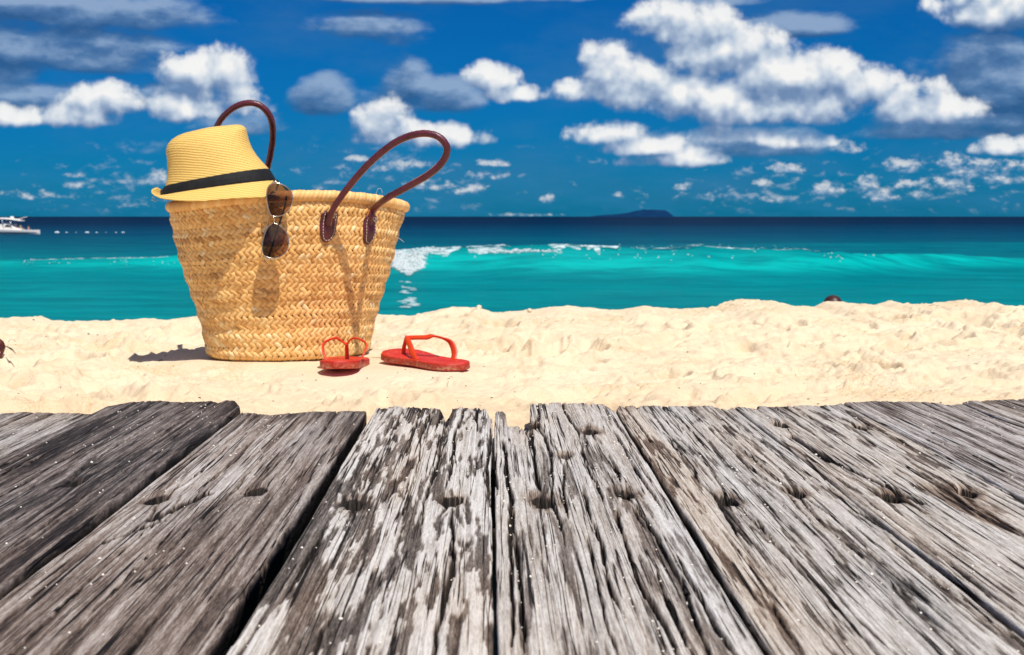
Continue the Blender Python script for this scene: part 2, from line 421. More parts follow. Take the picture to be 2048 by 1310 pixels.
def build_sea():
    nr, nc = 520, 460
    k = np.linspace(0, 1, nr)
    y = 9.0 * (26000 / 9.0) ** (k ** 1.35)
    dense = y < 120
    t = np.linspace(-1, 1, nc)
    Y = y[:, None] * np.ones((1, nc)); X = t[None, :] * (0.42 * Y + 4)
    # extra far columns each side so that the sheet reaches the horizon all round
    X = np.where(np.abs(t)[None, :] > 0.985, X * 6, X)
    fade = np.clip(60 / Y, 0, 1)
    h = 0.24 * (fbm(X / 9 + Y * .02, Y / 3.4, 3, 4) - 0.5) * fade ** .5
    h += 0.18 * (fbm(X / 2.2, Y / .9, 9, 3) - 0.5) * np.clip(30 / Y, 0, 1)
    # breaking wave: crest line d(x), height hgt(x)
    px = X / Y * FPX + 1024
    cd, hg, dd, wave = wave_shape(X, Y)
    h += wave
    # second swell further out
    cd2 = 108 + 8 * (fbm(X / 25, X * 0, 15, 2) - .5)
    h += 0.55 * sst(900, 1500, px) * np.exp(-((Y - cd2) / 5) ** 2)
    Z = SEA + h
    Z = np.where(Y > 700, SEA, Z)
    V = np.stack([X, Y, Z], -1).reshape(-1, 3)
    # raised water mask: light shining through wave faces is painted in as paler colour
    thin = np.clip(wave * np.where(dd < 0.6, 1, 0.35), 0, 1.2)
    me = quads_mesh('sea', V, grid_quads(nr, nc), {'thin': thin})
    m, nt, p = new_mat('sea_water')
    oc = nt.obj(); s = nt.node('ShaderNodeSeparateXYZ'); nt.put(s.inputs[0], oc)
    yy = s.outputs[1]
    lg = nt.math('LOGARITHM', yy, 10.0)                       # 1.3 (20 m) .. 4
    wob = nt.math('MULTIPLY', nt.math('SUBTRACT', nt.noise(nt.mapping(oc, (.012, .035, 0)), 1, 5, .6), .5), .34)
    lgw = nt.math('ADD', lg, wob)
    f = nt.maprange(lgw, 1.2, 3.4)
    base = nt.ramp(f, [(0.0, (.0008, .205, .225)), (0.16, (.0008, .225, .240)), (0.27, (.0007, .215, .235)), (0.34, (.0006, .155, .195)),
                       (0.42, (.0005, .095, .150)), (0.52, (.0004, .055, .115)), (0.68, (.0005, .020, .060)), (1.0, (.0005, .014, .044))])
    patch = nt.noise(nt.mapping(oc, (.10, .30, 0)), 1, 5, .6)
    base = nt.mix(nt.maprange(patch, .35, .7, .45, 0.0), base, nt.mix(1.0, base, (.4, .62, .70), 'MULTIPLY'))
    fine = nt.noise(nt.mapping(oc, (.5, 2.2, 0)), 1, 5, .62)
    mot = nt.noise(nt.mapping(oc, (.16, .55, .9), (4, 2, 1)), 1, 4, .6)
    base = nt.mix(nt.maprange(mot, .36, .60, .60, 0), base, nt.mix(1.0, base, (.3, .60, .68), 'MULTIPLY'))
    base = nt.mix(nt.maprange(fine, .48, .66, 0, .60), base, nt.mix(1.0, base, (1.0, 1.35, 1.25), 'MULTIPLY'))
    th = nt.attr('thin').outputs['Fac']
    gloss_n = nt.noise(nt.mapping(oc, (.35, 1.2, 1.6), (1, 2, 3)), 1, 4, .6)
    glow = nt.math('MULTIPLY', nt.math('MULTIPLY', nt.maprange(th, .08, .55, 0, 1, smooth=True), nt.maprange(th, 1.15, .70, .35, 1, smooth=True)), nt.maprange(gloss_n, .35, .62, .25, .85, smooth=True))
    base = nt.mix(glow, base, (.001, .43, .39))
    nt.put(p.inputs['Base Color'], base)
    b1 = nt.noise(nt.mapping(oc, (.8, 2.6, 0)), 1, 6, .65, .3)
    bn = nt.bump(b1, 0.35, 0.25)
    df = nt.node('ShaderNodeBsdfDiffuse'); nt.put(df.inputs[0], base); nt.put(df.inputs['Normal'], bn)
    gl = nt.node('ShaderNodeBsdfGlossy'); gl.inputs['Roughness'].default_value = .18; nt.put(gl.inputs['Normal'], bn)
    mx = nt.node('ShaderNodeMixShader'); mx.inputs[0].default_value = .05
    nt.l.new(df.outputs[0], mx.inputs[1]); nt.l.new(gl.outputs[0], mx.inputs[2])
    nt.l.new(mx.outputs[0], m.node_tree.nodes['Material Output'].inputs[0])
    o = link('sea', me, m); tag(o, kind='structure')
    return o
build_sea()

foam_mat, nt, p = new_mat('foam')
p.inputs['Base Color'].default_value = (.80, .88, .88, 1); p.inputs['Roughness'].default_value = .6
nt.put(p.inputs['Alpha'], nt.maprange(nt.noise(nt.obj(), 14, 4, .65), .36, .64, .08, .62))
def foam_ribbon(x0, x1, seed, wid, lo):
    n = int((x1 - x0) / 2.5); px = np.linspace(x0, x1, n)[None, :]; m_ = 9; q = np.linspace(0, 1, m_)[:, None]
    w = wid * np.clip(fbm(px / 34, px * 0, seed, 3) * 2.6 - lo, 0.02, 1.3)
    cd = wave_shape(px * 0 + (px - 1024) / FPX * 60, px * 0 + 60.0)[0]
    Y = cd + .55 - (w * q) * 3.2 + .12 * (fbm(px / 9, q * 3, seed + 4, 2) - .5); X = (px - 1024) / FPX * Y
    Z = SEA + wave_shape(X, Y)[3] + .05 + .05 * np.sin(np.pi * q) * fbm(px / 6, q * 6, seed + 2, 3)
    return np.stack([X, Y, Z], -1).reshape(-1, 3), grid_quads(m_, n)
def build_foam_line():
    V = []; Q = []; o = 0
    for a in ((790, 1200, 3, .55, .75), (1150, 1640, 5, .30, 1.0), (60, 400, 8, .13, 1.22)):
        v, q = foam_ribbon(*a); V.append(v); Q.append(q + o); o += len(v)
    m, nt, p = new_mat('crest_foam')
    p.inputs['Base Color'].default_value = (.75, .88, .88, 1); p.inputs['Roughness'].default_value = .6
    oc = nt.obj()
    nt.put(p.inputs['Alpha'], nt.maprange(nt.noise(nt.mapping(oc, (1.6, 2.6, 5)), 1, 5, .68), .42, .62, .0, .85))
    tag(link('crest_foam', quads_mesh('crest_foam', np.concatenate(V), np.concatenate(Q)), m), 'thin broken line of foam running along the crest of the turquoise wave', 'foam', kind='stuff')
build_foam_line()
def build_foam():
    r = np.random.default_rng(5); C = []; S = []
    def add(px, py, d, s, sq=.8):
        p = on_sea(px, py); C.append(p); S.append((s * r.uniform(.8, 1.6), s, s * sq * r.uniform(.6, 1.1)))
    for i in range(520):                                  # collapsing lip, thrown spray
        a = r.random(); px = 786 + 62 * a; py = 503 + r.random() ** .8 * (46 - 30 * abs(a - .5))
        add(px, py, 57.2, r.uniform(.04, .14))
    for i in range(140):
        add(782 + 85 * r.random(), 499 + 8 * r.random(), 58.4, r.uniform(.02, .05))
    for i in range(420):                                  # broken white water along the crest
        a = r.random() ** 1.25; px = 845 + 330 * a
        if fbm(np.array([px / 30.]), np.array([0.]), 3, 3)[0] < .36 + .10 * a: continue
        add(px, 498 + 7 * fbm(np.array([px / 22.]), np.array([4.]), 4, 2)[0] + r.normal() * 1.8 * (1.5 - a), 58.2, r.uniform(.02, .085))
    for i in range(90):
        px = 1180 + 400 * r.random()
        if fbm(np.array([px / 25.]), np.array([9.]), 6, 2)[0] < .42: continue
        add(px, 495 + r.normal() * 3, 59.3, r.uniform(.015, .04), .5)
    for i in range(40):                                   # sun glints in front of the lip, modelled as white drops
        px = r.choice([870, 885, 950, 975, 1005, 1065, 1085, 1105, 1172, 1230, 1275, 1310, 1345, 1380, 1420, 1465, 1655, 1675, 1735]) + r.normal() * 5
        add(px, 514 + r.normal() * 4, 57.3, r.uniform(.018, .045), 1)
    for i in range(30):                                   # reflection of the splash on the water, modelled as flat white patches
        py = 568 + 55 * r.random() ; d = 2.5 * FPX / (py - 433)
        px = 818 + r.normal() * 9; C.append((((px - 1024) / FPX) * d, d, SEA + .10)); S.append((r.uniform(.08, .25), r.uniform(.05, .12), .02))
    for i in range(46):
        px = r.choice([325, 128, 240, 60]) + r.normal() * 14
        add(px, 524 + r.normal() * 2, 61, r.uniform(.01, .03))
    o = scatter_mesh('wave_foam', C, S, foam_mat, 1, 3, .3)
    tag(o, 'white foam and drops of the breaking wave, with modelled glints and splash reflection, right of the basket', 'foam', kind='stuff')
build_foam()

# ------------------------------------------------------------------ island
def build_island():
    D = 7000.0; nr, nc = 40, 120
    u = np.linspace(0, 1, nc)[None, :]; v = np.linspace(-1, 1, nr)[:, None]
    prof = np.interp(u, [0, .12, .25, .40, .52, .62, .72, .84, .92, .97, 1], [0, .06, .25, .36, .50, .82, 1, .95, .90, .5, 0])
    x0 = (1150 - 1024) / FPX * D; x1 = (1345 - 1024) / FPX * D
    X = x0 + (x1 - x0) * u + 0 * v; Y = D + 170 * v + 0 * u
    hgt = 36 * prof * (1 - np.abs(v) ** 2.2) * (.88 + .28 * fbm(X / 40, Y / 40, 4, 4))
    Z = SEA - 1 + hgt
    me = quads_mesh('island', np.stack([X, Y, Z], -1).reshape(-1, 3), grid_quads(nr, nc))
    m, nt, p = new_mat('island_forest_hazed')
    n = nt.noise(nt.obj(), .02, 5, .6)
    nt.put(p.inputs['Base Color'], nt.ramp(n, [(.3, (.002, .022, .075)), (.7, (.004, .035, .10))]))  # blue of the air in between is put into the base colour
    p.inputs['Roughness'].default_value = .95; p.inputs['Specular IOR Level'].default_value = .05
    tag(link('island', me, m), kind='structure')
build_island()

# ================================================================== SAND
CREST = [(-300, 634), (0, 633), (40, 631), (62, 628), (82, 638), (110, 641), (200, 640), (290, 636), (320, 638), (400, 627), (470, 624), (600, 624), (750, 627), (820, 629), (860, 620),
         (900, 612), (955, 612), (985, 621), (1060, 618), (1110, 610), (1170, 615), (1235, 619), (1290, 610), (1365, 617), (1435, 612), (1475, 600), (1545, 600),
         (1600, 608), (1640, 613), (1662, 603), (1700, 604), (1765, 609), (1798, 598), (1822, 605), (1900, 603), (1950, 596), (1975, 604), (2048, 607), (2400, 604)]
YC = 4.3
cx_ = [(a - 1024) / FPX * YC for a, b in CREST]; cz_ = [CAMZ + (433 - b) / FPX * YC for a, b in CREST]
def footprints():
    r = np.random.default_rng(21); L = []
    for i in range(190):
        y = r.uniform(2.15, 4.2); x = r.uniform(-.42, .45) * y
        if -0.32 < (x + .42) < .32 and 2.5 < y < 3.5: continue
        L.append((x, y, r.uniform(.03, .10), r.uniform(.05, .13), r.uniform(0, 3.14), r.uniform(.006, .020)))
    return L
FP = footprints()
def sand_h(X, Y, fine=True):
    cz = np.interp(X, cx_, cz_) - .0105
    k = sst(3.1, YC, Y)
    base = cz * k - .004 * (1 - k)
    amp = 1 - .55 * sst(3.9, 4.3, Y)
    h = base + amp * (.030 * (fbm(X / .55, Y / .5, 41, 3) - .5) + .018 * (fbm(X / .17, Y / .15, 47, 3) - .5))
    lump = fbm(X / .06, Y / .05, 53, 3)
    h += amp * .015 * (lump - .5) + amp * .009 * (np.abs(fbm(X / .035, Y / .035, 55, 3) - .5) * 2 - .3)
    if fine:
        for (fx, fy, a, b, th, dp) in FP:
            sel = (np.abs(X - fx) < .3) & (np.abs(Y - fy) < .3)
            if not sel.any(): continue
            dx = X[sel] - fx; dy = Y[sel] - fy
            u = (dx * math.cos(th) + dy * math.sin(th)) / a; v = (-dx * math.sin(th) + dy * math.cos(th)) / b
            q = np.sqrt(u * u + v * v) + .35 * (vn(X[sel] / .03, Y[sel] / .03, 3) - .5)
            h[sel] += -dp * (1 - sst(.55, 1.0, q)) + dp * .55 * np.exp(-((q - 1.12) / .16) ** 2)
        rough = sst(.47, .64, fbm(X / .22, Y / .16, 61, 3))
        h += rough * .0095 * (fbm(X / .009, Y / .009, 67, 2) - .5)
        h += .0020 * (vn(X / .0065, Y / .0065, 71) - .5)
        crack = np.abs(fbm(X / .12, Y / .09, 77, 3) - .5)
        h -= sst(.03, .0, crack) * sst(.56, .66, fbm(X / .3, Y / .3, 78, 2)) * .012
    # crest lumps
    h += .004 * (fbm(X / .03, Y / .05, 83, 3) - .5) * k
    # flat bed under the basket, hollow in front of the left flip-flop
    bx, by = -.4825, 3.07
    q = np.sqrt(((X - bx) / .27) ** 2 + ((Y - by) / .23) ** 2)
    h = h + (0.0 + .004 * (fbm(X / .05, Y / .05, 91, 2) - .5) - h) * (1 - sst(.8, 1.35, q))
    q2 = np.sqrt(((X + .325) / .13) ** 2 + ((Y - 2.80) / .20) ** 2)
    h = h + (-0.002 - h) * (1 - sst(.7, 1.2, q2))
    q3 = np.sqrt(((X + .175) / .13) ** 2 + ((Y - 2.86) / .17) ** 2)
    h = h + (0.000 - h) * (1 - sst(.7, 1.2, q3))
    q4 = np.sqrt(((X + .325) / .075) ** 2 + ((Y - 2.655) / .075) ** 2)
    h -= .016 * np.exp(-q4 ** 2 * 1.2)
    # beach drops towards the sea behind the crest
    h = np.where(Y > YC + .12, h - .21 * (Y - YC - .12) * sst(YC, YC + .6, Y), h)
    # scooped out below the boardwalk
    under = sst(2.02, 1.86, Y) * sst(1.35, 1.15, np.abs(X))
    h = h * (1 - under) + (-.12) * under
    return h
def build_sand():
    ya = np.concatenate([np.linspace(-4, 1.6, 20, endpoint=False), np.linspace(1.6, 2.0, 24, endpoint=False), np.linspace(2.0, YC + .1, 640, endpoint=False),
                         np.linspace(YC + .1, 18, 40)])
    ta = np.concatenate([np.linspace(-1, 1, 720)])
    # side strips out to 30 m
    T = ta[None, :]; Y = ya[:, None] + 0 * T
    HW = .40 * np.maximum(Y, 1.2) + .12
    X = T * HW
    side = np.concatenate([np.geomspace(.06, 30, 26)])
    Xl = -HW[:, :1] - side[None, ::-1]; Xr = HW[:, :1] + side[None, :]
    X = np.concatenate([Xl, X, Xr], 1); Y = ya[:, None] + 0 * X
    Z = sand_h(X, Y)
    rg = sst(.52, .66, fbm(X / .22, Y / .16, 61, 3)) * sst(.42, .60, fbm(X / .05, Y / .03, 63, 3))
    me = quads_mesh('sand', np.stack([X, Y, Z], -1).reshape(-1, 3), grid_quads(len(ya), X.shape[1]), {'coarse': np.clip(rg, 0, 1)})
    m, nt, p = new_mat('beach_sand')
    oc = nt.obj()
    big = nt.noise(oc, 5, 4, .6)
    c = nt.ramp(big, [(.3, (.70, .56, .375)), (.7, (.78, .65, .465))])
    sy = nt.node('ShaderNodeSeparateXYZ'); nt.put(sy.inputs[0], oc)
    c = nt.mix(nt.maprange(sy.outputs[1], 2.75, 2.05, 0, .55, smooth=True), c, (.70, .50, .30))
    grain = nt.noise(oc, 520, 2, .6)
    c = nt.mix(nt.maprange(grain, .56, .72, 0, .55), c, (.50, .31, .15))
    co_ = nt.math('MULTIPLY', nt.attr('coarse').outputs['Fac'], nt.maprange(nt.noise(oc, 260, 3, .7), .42, .62))
    c = nt.mix(nt.math('MULTIPLY', co_, .6), c, (.52, .33, .16))
    v = nt.node('ShaderNodeTexVoronoi'); nt.put(v.inputs['Vector'], oc); v.inputs['Scale'].default_value = 190
    sparse = nt.math('MULTIPLY', nt.maprange(v.outputs['Distance'], .16, .08), nt.maprange(nt.noise(oc, 14, 3, .6), .55, .7))
    c = nt.mix(nt.math('MULTIPLY', sparse, .7), c, (.30, .17, .08))
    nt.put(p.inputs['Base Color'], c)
    p.inputs['Roughness'].default_value = .95; p.inputs['Specular IOR Level'].default_value = .12
    b = nt.bump(nt.noise(oc, 420, 3, .7), .6, .0016)
    b = nt.bump(nt.noise(oc, 110, 4, .6), .5, .005, b)
    nt.put(p.inputs['Normal'], b)
    tag(link('sand', me, m), kind='structure')
build_sand()
def sand_z(x, y): return float(sand_h(np.array([[x]]), np.array([[y]]))[0, 0])

# tide water below the boardwalk, seen only through its bolt holes
m_tide, nt, p = new_mat('tide_water')
nt.put(p.inputs['Base Color'], nt.ramp(nt.noise(nt.obj(), 6, 3), [(.3, (.003, .16, .15)), (.7, (.004, .22, .20))]))
p.inputs['Roughness'].default_value = .25
tag(pydata('tide_water', [(-1.12, -.5, -.085), (1.12, -.5, -.085), (1.12, 1.86, -.085), (-1.12, 1.86, -.085)], [(0, 1, 2, 3)], m_tide), kind='structure')

# ================================================================== BOARDWALK
HD = 0.27
deck = empty('boardwalk', (0, 0, CAMZ - HD), (0, 0, math.atan(37 / FPX)))
tag(deck, 'weathered grey wooden boardwalk with ragged plank ends in the foreground', 'boardwalk')
EDGE = [(-260, 815), (0, 822), (60, 819), (200, 822), (215, 816), (270, 806), (320, 803), (350, 807), (395, 806), (428, 803), (440, 808), (455, 803), (472, 804), (484, 818),
        (490, 825), (505, 823), (520, 825), (545, 829), (580, 824), (640, 821), (725, 821), (735, 820), (748, 812), (790, 810), (812, 812), (835, 810), (884, 815), (892, 840), (896, 832), (905, 812),
        (935, 811), (944, 817), (950, 812), (972, 815), (979, 830), (983, 836), (988, 822), (1004, 822), (1010, 828), (1013, 854), (1030, 852), (1040, 852), (1046, 862), (1052, 859),
        (1057, 858), (1059, 808), (1070, 806), (1091, 806), (1094, 812), (1097, 805), (1150, 805), (1172, 806), (1176, 812), (1182, 807), (1206, 808), (1222, 820), (1230, 819), (1238, 811), (1265, 809), (1275, 813), (1285, 809),
        (1330, 810), (1420, 810), (1455, 819), (1468, 812), (1515, 812), (1522, 819), (1533, 812), (1600, 812), (1672, 811), (1690, 804), (1760, 801), (1850, 803), (1905, 810), (1922, 808), (1932, 803), (2048, 799), (2300, 798)]
es = np.array([(a - 987) / (b - 433) for a, b in EDGE]); ey = np.array([HD * FPX / (b - 433) for a, b in EDGE])
order = np.argsort(es, kind='stable'); es = es[order]; ey = ey[order]
HOLES = [(315, 995, 1.0, 0, 1), (513, 979, 1.0, 0, 1), (710, 1002, 1.0, 1, 1), (905, 997, 1.05, 0, 0), (1087, 1002, 1.1, 1, 1), (1250, 987, .9, 1, 1), (1457, 998, .9, 1, 0), (1597, 985, .8, 1, 0),
         (1783, 995, .9, 1, 0), (1937, 986, .9, 1, 0), (1180, 862, 1.0, 1, 0), (1564, 849, 1.0, 0, 1), (1724, 856, .8, 0, 1), (152, 968, .8, 0, 1), (1128, 912, .7, 1, 2), (1064, 852, .7, 1, 0)]
HL = [((a - 987) / (b - 433) * HD, HD * FPX / (b - 433), s, br, q) for a, b, s, br, q in HOLES]
SPLITS = [(1586, 868, 1760, 960, 1.0), (1740, 1010, 1720, 1000, 0)]

def wood_mat():
    m, nt, p = new_mat('weathered_wood')
    oc = nt.obj()
    tone = nt.attr('tone').outputs['Fac']; brown = nt.attr('brown').outputs['Fac']; cool = nt.attr('cool').outputs['Fac']
    fib = nt.noise(nt.mapping(oc, (430, 20, 30)), 1, 4, .66)
    fib2 = nt.noise(nt.mapping(oc, (1250, 85, 90)), 1, 2, .65)
    t = nt.math('ADD', tone, nt.math('MULTIPLY', nt.math('SUBTRACT', fib, .5), .80))
    t = nt.math('ADD', t, nt.math('MULTIPLY', nt.math('SUBTRACT', fib2, .5), .66))
    cr = nt.noise(nt.mapping(oc, (170, 1.9, 8)), 1, 2, .5)                 # hairline drying cracks along the grain
    crk = nt.maprange(nt.math('ABSOLUTE', nt.math('SUBTRACT', cr, .5)), .004, .022, 1, 0)
    crk = nt.math('MULTIPLY', crk, nt.maprange(nt.noise(nt.mapping(oc, (80, 4, 9), (3, 1, 2)), 1, 3, .5), .40, .50))
    t = nt.math('SUBTRACT', t, nt.math('MULTIPLY', crk, .75), clamp=True)
    g = nt.ramp(t, [(0.0, (.010, .009, .008)), (.22, (.055, .050, .045)), (.42, (.17, .16, .147)), (.65, (.38, .365, .345)), (1.0, (.70, .685, .66))])
    w = nt.ramp(t, [(0.0, (.010, .006, .003)), (.22, (.055, .034, .021)), (.45, (.18, .122, .084)), (.7, (.40, .325, .255)), (1.0, (.68, .61, .52))])
    c = nt.mix(brown, g, w)
    pcol = nt.ramp(t, [(0.0, (.008, .007, .008)), (.25, (.040, .032, .031)), (.5, (.155, .125, .115)), (.72, (.37, .335, .325)), (1.0, (.62, .62, .66))])
    c = nt.mix(cool, c, pcol)
    nt.put(p.inputs['Base Color'], c)
    p.inputs['Roughness'].default_value = .82; p.inputs['Specular IOR Level'].default_value = .25
    b = nt.bump(fib, .6, .0018); b = nt.bump(fib2, .5, .0007, b); b = nt.bump(nt.math('SUBTRACT', 1.0, crk), .7, .0015, b)
    nt.put(p.inputs['Normal'], b)
    return m
WOOD = wood_mat()
GR_C = []; GR_S = []

def plank(idx, s0, s1, kind, zoff, label):
    x0, x1 = s0 * HD, s1 * HD; w = x1 - x0
    ncx = int(w / .00092)
    lx = np.linspace(0, 1, ncx)
    ya = np.concatenate([np.linspace(-.7, .74, 24, endpoint=False), np.linspace(.74, 1.0, 60, endpoint=False), np.linspace(1.0, 1.0, 0)])
    v2 = np.linspace(0, 1, 210)
    Xc = x0 + lx * w
    # straggly side edges
    yend = np.interp(Xc / HD, es, ey)
    Yt = 1.0 + v2[:, None] * (yend[None, :] - 1.0)
    Y = np.concatenate([np.repeat(ya[:, None], ncx, 1), Yt], 0)
    sx = (Xc - x0)[None, :] + 0 * Y
    seed = idx * 101
    wl = .0022 * (fbm(Y[:, :1] / .25, Y[:, :1] * 0, seed + 1, 3) - .5) * 2
    wr = .0022 * (fbm(Y[:, :1] / .22, Y[:, :1] * 0, seed + 2, 3) - .5) * 2
    X = Xc[None, :] + wl * (1 - lx)[None, :] + wr * lx[None, :]
    # grain bends round knots and holes
    gx = X - x0; gy = Y
    for (hx, hy, s, br, q) in HL:
        if x0 - .01 < hx < x1 + .01:
            dx = X - hx; dy = Y - hy
            gx = gx + .006 * np.sign(dx) * np.exp(-(dx / .022) ** 2 - (dy / .07) ** 2)
    kr = np.random.default_rng(seed + 5)
    for _ in range(2):
        kx = x0 + kr.uniform(.2, .8) * w; ky = kr.uniform(.95, 1.9)
        gx = gx + .006 * np.tanh((X - kx) / .012) * np.exp(-((X - kx) / .03) ** 2 - ((Y - ky) / .12) ** 2)
    gx = gx + .004 * (fbm(gy / .9, gx / .1, seed + 7, 2) - .5) * 2
    P = dict(patch=(1.0, .95, .60), furrow=(.9, 1.0, .60), light=(.6, .85, .66), light2=(.6, .8, .62), purple=(.35, .35, .33), dark=(.45, .6, .20), grey=(.6, .9, .42), greyd=(.6, .8, .45))[kind]
    rough_, crackf, tone0 = P
    furrow = np.abs(vn(gx / .0115, gy / 1.3, seed + 11) - .5) * 2          # long furrows between ridges
    furrow2 = np.abs(vn(gx / .0050, gy / .9, seed + 12) - .5) * 2
    inter = sst(.30, .62, fbm(gx / .012, gy / .35, seed + 13, 3))
    g1 = sst(.20, .0, furrow) * inter; g2 = sst(.24, .0, furrow2) * sst(.36, .60, fbm(gx / .007, gy / .28, seed + 14, 3))
    fine = vn(gx / .0024, gy / .30, seed + 15)
    h = -.0018 * crackf * g1 - .0014 * crackf * g2 + .0011 * rough_ * (fine - .5) + .0020 * rough_ * (fbm(gx / .016, gy / .8, seed + 16, 2) - .5)
    # deep checks
    nck = {'patch': 13, 'furrow': 20, 'light': 20, 'light2': 18, 'purple': 12, 'dark': 14, 'grey': 16, 'greyd': 14}[kind]
    ck = np.zeros_like(h)
    for i in range(nck):
        cxk = (i + kr.uniform(.15, .85)) / nck * w; ys = kr.uniform(.4, 1.8); ye_ = ys + kr.uniform(.25, .9)
        wid = kr.uniform(.0008, .0016) * (1.25 if kind in ('patch', 'furrow') else .8)
        line = cxk + .003 * (vn(gy / .22, gy * 0, seed + 200 + i) - .5) * 2 + .002 * (vn(gy / .03, gy * 0, seed + 300 + i) - .5)
        prof = sst(ys, ys + .10, Y) * (1 - sst(ye_ - .10, ye_, Y))
        d = np.abs(gx - line) / (wid * (.55 + .9 * vn(gy / .06, gy * 0, seed + 400 + i)) * np.maximum(prof, .05))
        ck = np.maximum(ck, (1 - sst(.5, 1.3, d)) * sst(.02, .3, prof))
    ck = ck * (.35 + .65 * sst(.0, .03, yend[None, :] - Y)); h -= ck * .008
    if kind == 'purple':                                                   # open split beside the bolt hole
        for (ax, ay, bx_, by_, ww) in ((300, 1040, 420, 985, .006), (210, 1085, 330, 1040, .003)):
            A = np.array([(ax - 987) / (ay - 433) * HD, HD * FPX / (ay - 433)]); B = np.array([(bx_ - 987) / (by_ - 433) * HD, HD * FPX / (by_ - 433)])
            t = np.clip(((X - A[0]) * (B - A)[0] + (Y - A[1]) * (B - A)[1]) / ((B - A) @ (B - A)), 0, 1)
            d = np.hypot(X - A[0] - t * (B - A)[0], Y - A[1] - t * (B - A)[1]) + .004 * (vn(X / .004, Y / .02, 5) - .5)
            c_ = 1 - sst(ww * .3, ww, d); h -= c_ * .007; ck = np.maximum(ck, c_)
    if kind == 'light2':
        pass
    if kind in ('light', 'light2'):
        for (ax, ay, bx_, by_, ww, dp) in ((1583, 872, 1668, 925, .0065, .014), (1668, 925, 1850, 1010, .004, .006)):
            A = np.array([(ax - 987) / (ay - 433) * HD, HD * FPX / (ay - 433)]); B = np.array([(bx_ - 987) / (by_ - 433) * HD, HD * FPX / (by_ - 433)])
            t = np.clip(((X - A[0]) * (B - A)[0] + (Y - A[1]) * (B - A)[1]) / ((B - A) @ (B - A)), 0, 1)
            d = np.hypot(X - A[0] - t * (B - A)[0], Y - A[1] - t * (B - A)[1])
            c_ = 1 - sst(ww * .3, ww, d); h -= c_ * dp; ck = np.maximum(ck, c_)
    # worn patches: silvery surface fibres partly broken away, darker wood below
    ps_ = 1.0 if kind == 'patch' else 2.2
    pm = fbm(gx / .011, gy / (.13 * ps_), seed + 21, 4, .6)
    pm2 = fbm(gx / .0040, gy / (.055 * ps_), seed + 22, 3, .6)
    mraw = .62 * pm + .38 * pm2
    bigp = fbm(gx / .045, gy / .5, seed + 23, 3)
    if kind == 'patch':
        worn = sst(.51, .56, mraw + .30 * (bigp - .5)); tone = .85 - .50 * worn
    elif kind == 'furrow':
        worn = sst(.56, .63, mraw + .2 * (bigp - .5)); tone = .77 - .36 * worn
    elif kind in ('light', 'light2'):
        st = fbm(gx / .0050, gy / .12, seed + 24, 3, .5)
        worn = sst(.63, .69, st + .10 * (bigp - .5)); tone = .75 - .44 * worn + .14 * (pm2 - .5)
    elif kind == 'purple':
        worn = sst(.45, .65, mraw); tone = .56 - .26 * worn + .34 * (bigp - .5)
        tone = tone + .22 * np.exp(-((X + .29) / .05) ** 2 - ((Y - 1.50) / .16) ** 2) * (1 + (pm2 - .5) * 2)
    elif kind == 'dark':
        worn = sst(.45, .62, mraw); tone = .42 - .26 * worn + .30 * (bigp - .5)
    else:
        worn = sst(.50, .62, mraw); tone = tone0 + .22 - .26 * worn + .15 * (bigp - .5)
    tone = tone + .20 * (fine - .5)
    h -= worn * .0011 * (1.3 if kind == 'patch' else .8)
    brown = .25 + .9 * (fbm(gx / .04, gy / .25, seed + 31, 3) - .5)
    if kind in ('purple',): brown = brown + .62 + .4 * sst(1.4, .9, Y)
    if kind == 'dark': brown = brown + .34 + .2 * sst(1.4, 1.0, Y)
    if kind == 'patch': brown = brown + .32
    if kind == 'furrow': brown = brown + .28
    if kind == 'light': brown = brown + .75 * np.exp(-((gx - .012) / .020) ** 2) * sst(.8, 1.0, Y) + .22
    if kind in ('light2', 'grey', 'greyd'): brown = brown + .30
    cool = {'purple': .45, 'dark': .6, 'grey': .3, 'greyd': .5, 'light2': .05, 'light': .05}.get(kind, .1) + 0 * h
    # dirt lodged in furrows and checks
    tone = tone - .14 * g1 - .14 * g2 - .9 * ck + .04
    # darker far ends of the plank
    endd = yend[None, :] - Y
    tone = tone - .10 * sst(.10, .0, endd) * (0.5 + bigp)
    # holes
    hole = np.zeros_like(h); gone = np.zeros_like(h, bool)
    for i, (hx, hy, s, br, q) in enumerate(HL):
        if not (x0 - .02 < hx < x1 + .02): continue
        ex = .0086 * s; ey_ = .0225 * s
        ang = np.arctan2((Y - hy) / ey_, (X - hx) / ex)
        d = np.hypot((X - hx) / ex, (Y - hy) / ey_) + .35 * (vn(ang * 1.5 + 9, ang * 0 + i, 6) - .5) + .2 * (vn(X / .003, Y / .008, 8) - .5)
        rim = 1 - sst(.85, 1.9, d)
        h -= .0035 * rim
        brown = brown + .55 * (1 - sst(1.1, 2.8 if br else 1.9, d)) * (.3 + .9 * vn(gx / .004, gy / .02, 9))
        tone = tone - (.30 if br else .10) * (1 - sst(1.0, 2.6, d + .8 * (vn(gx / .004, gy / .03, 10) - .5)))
        dp = {0: .034, 1: .017, 2: .006}[q]
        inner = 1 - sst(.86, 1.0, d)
        h -= dp * inner; dk_ = 1 - sst(1.02, 1.22, d); tone = tone * (1 - (.97 if q < 2 else .6) * dk_); brown = brown * (1 - .5 * dk_)  # shade and dirt inside the hole, painted as near-black tone
        if q == 0: gone |= d < .84
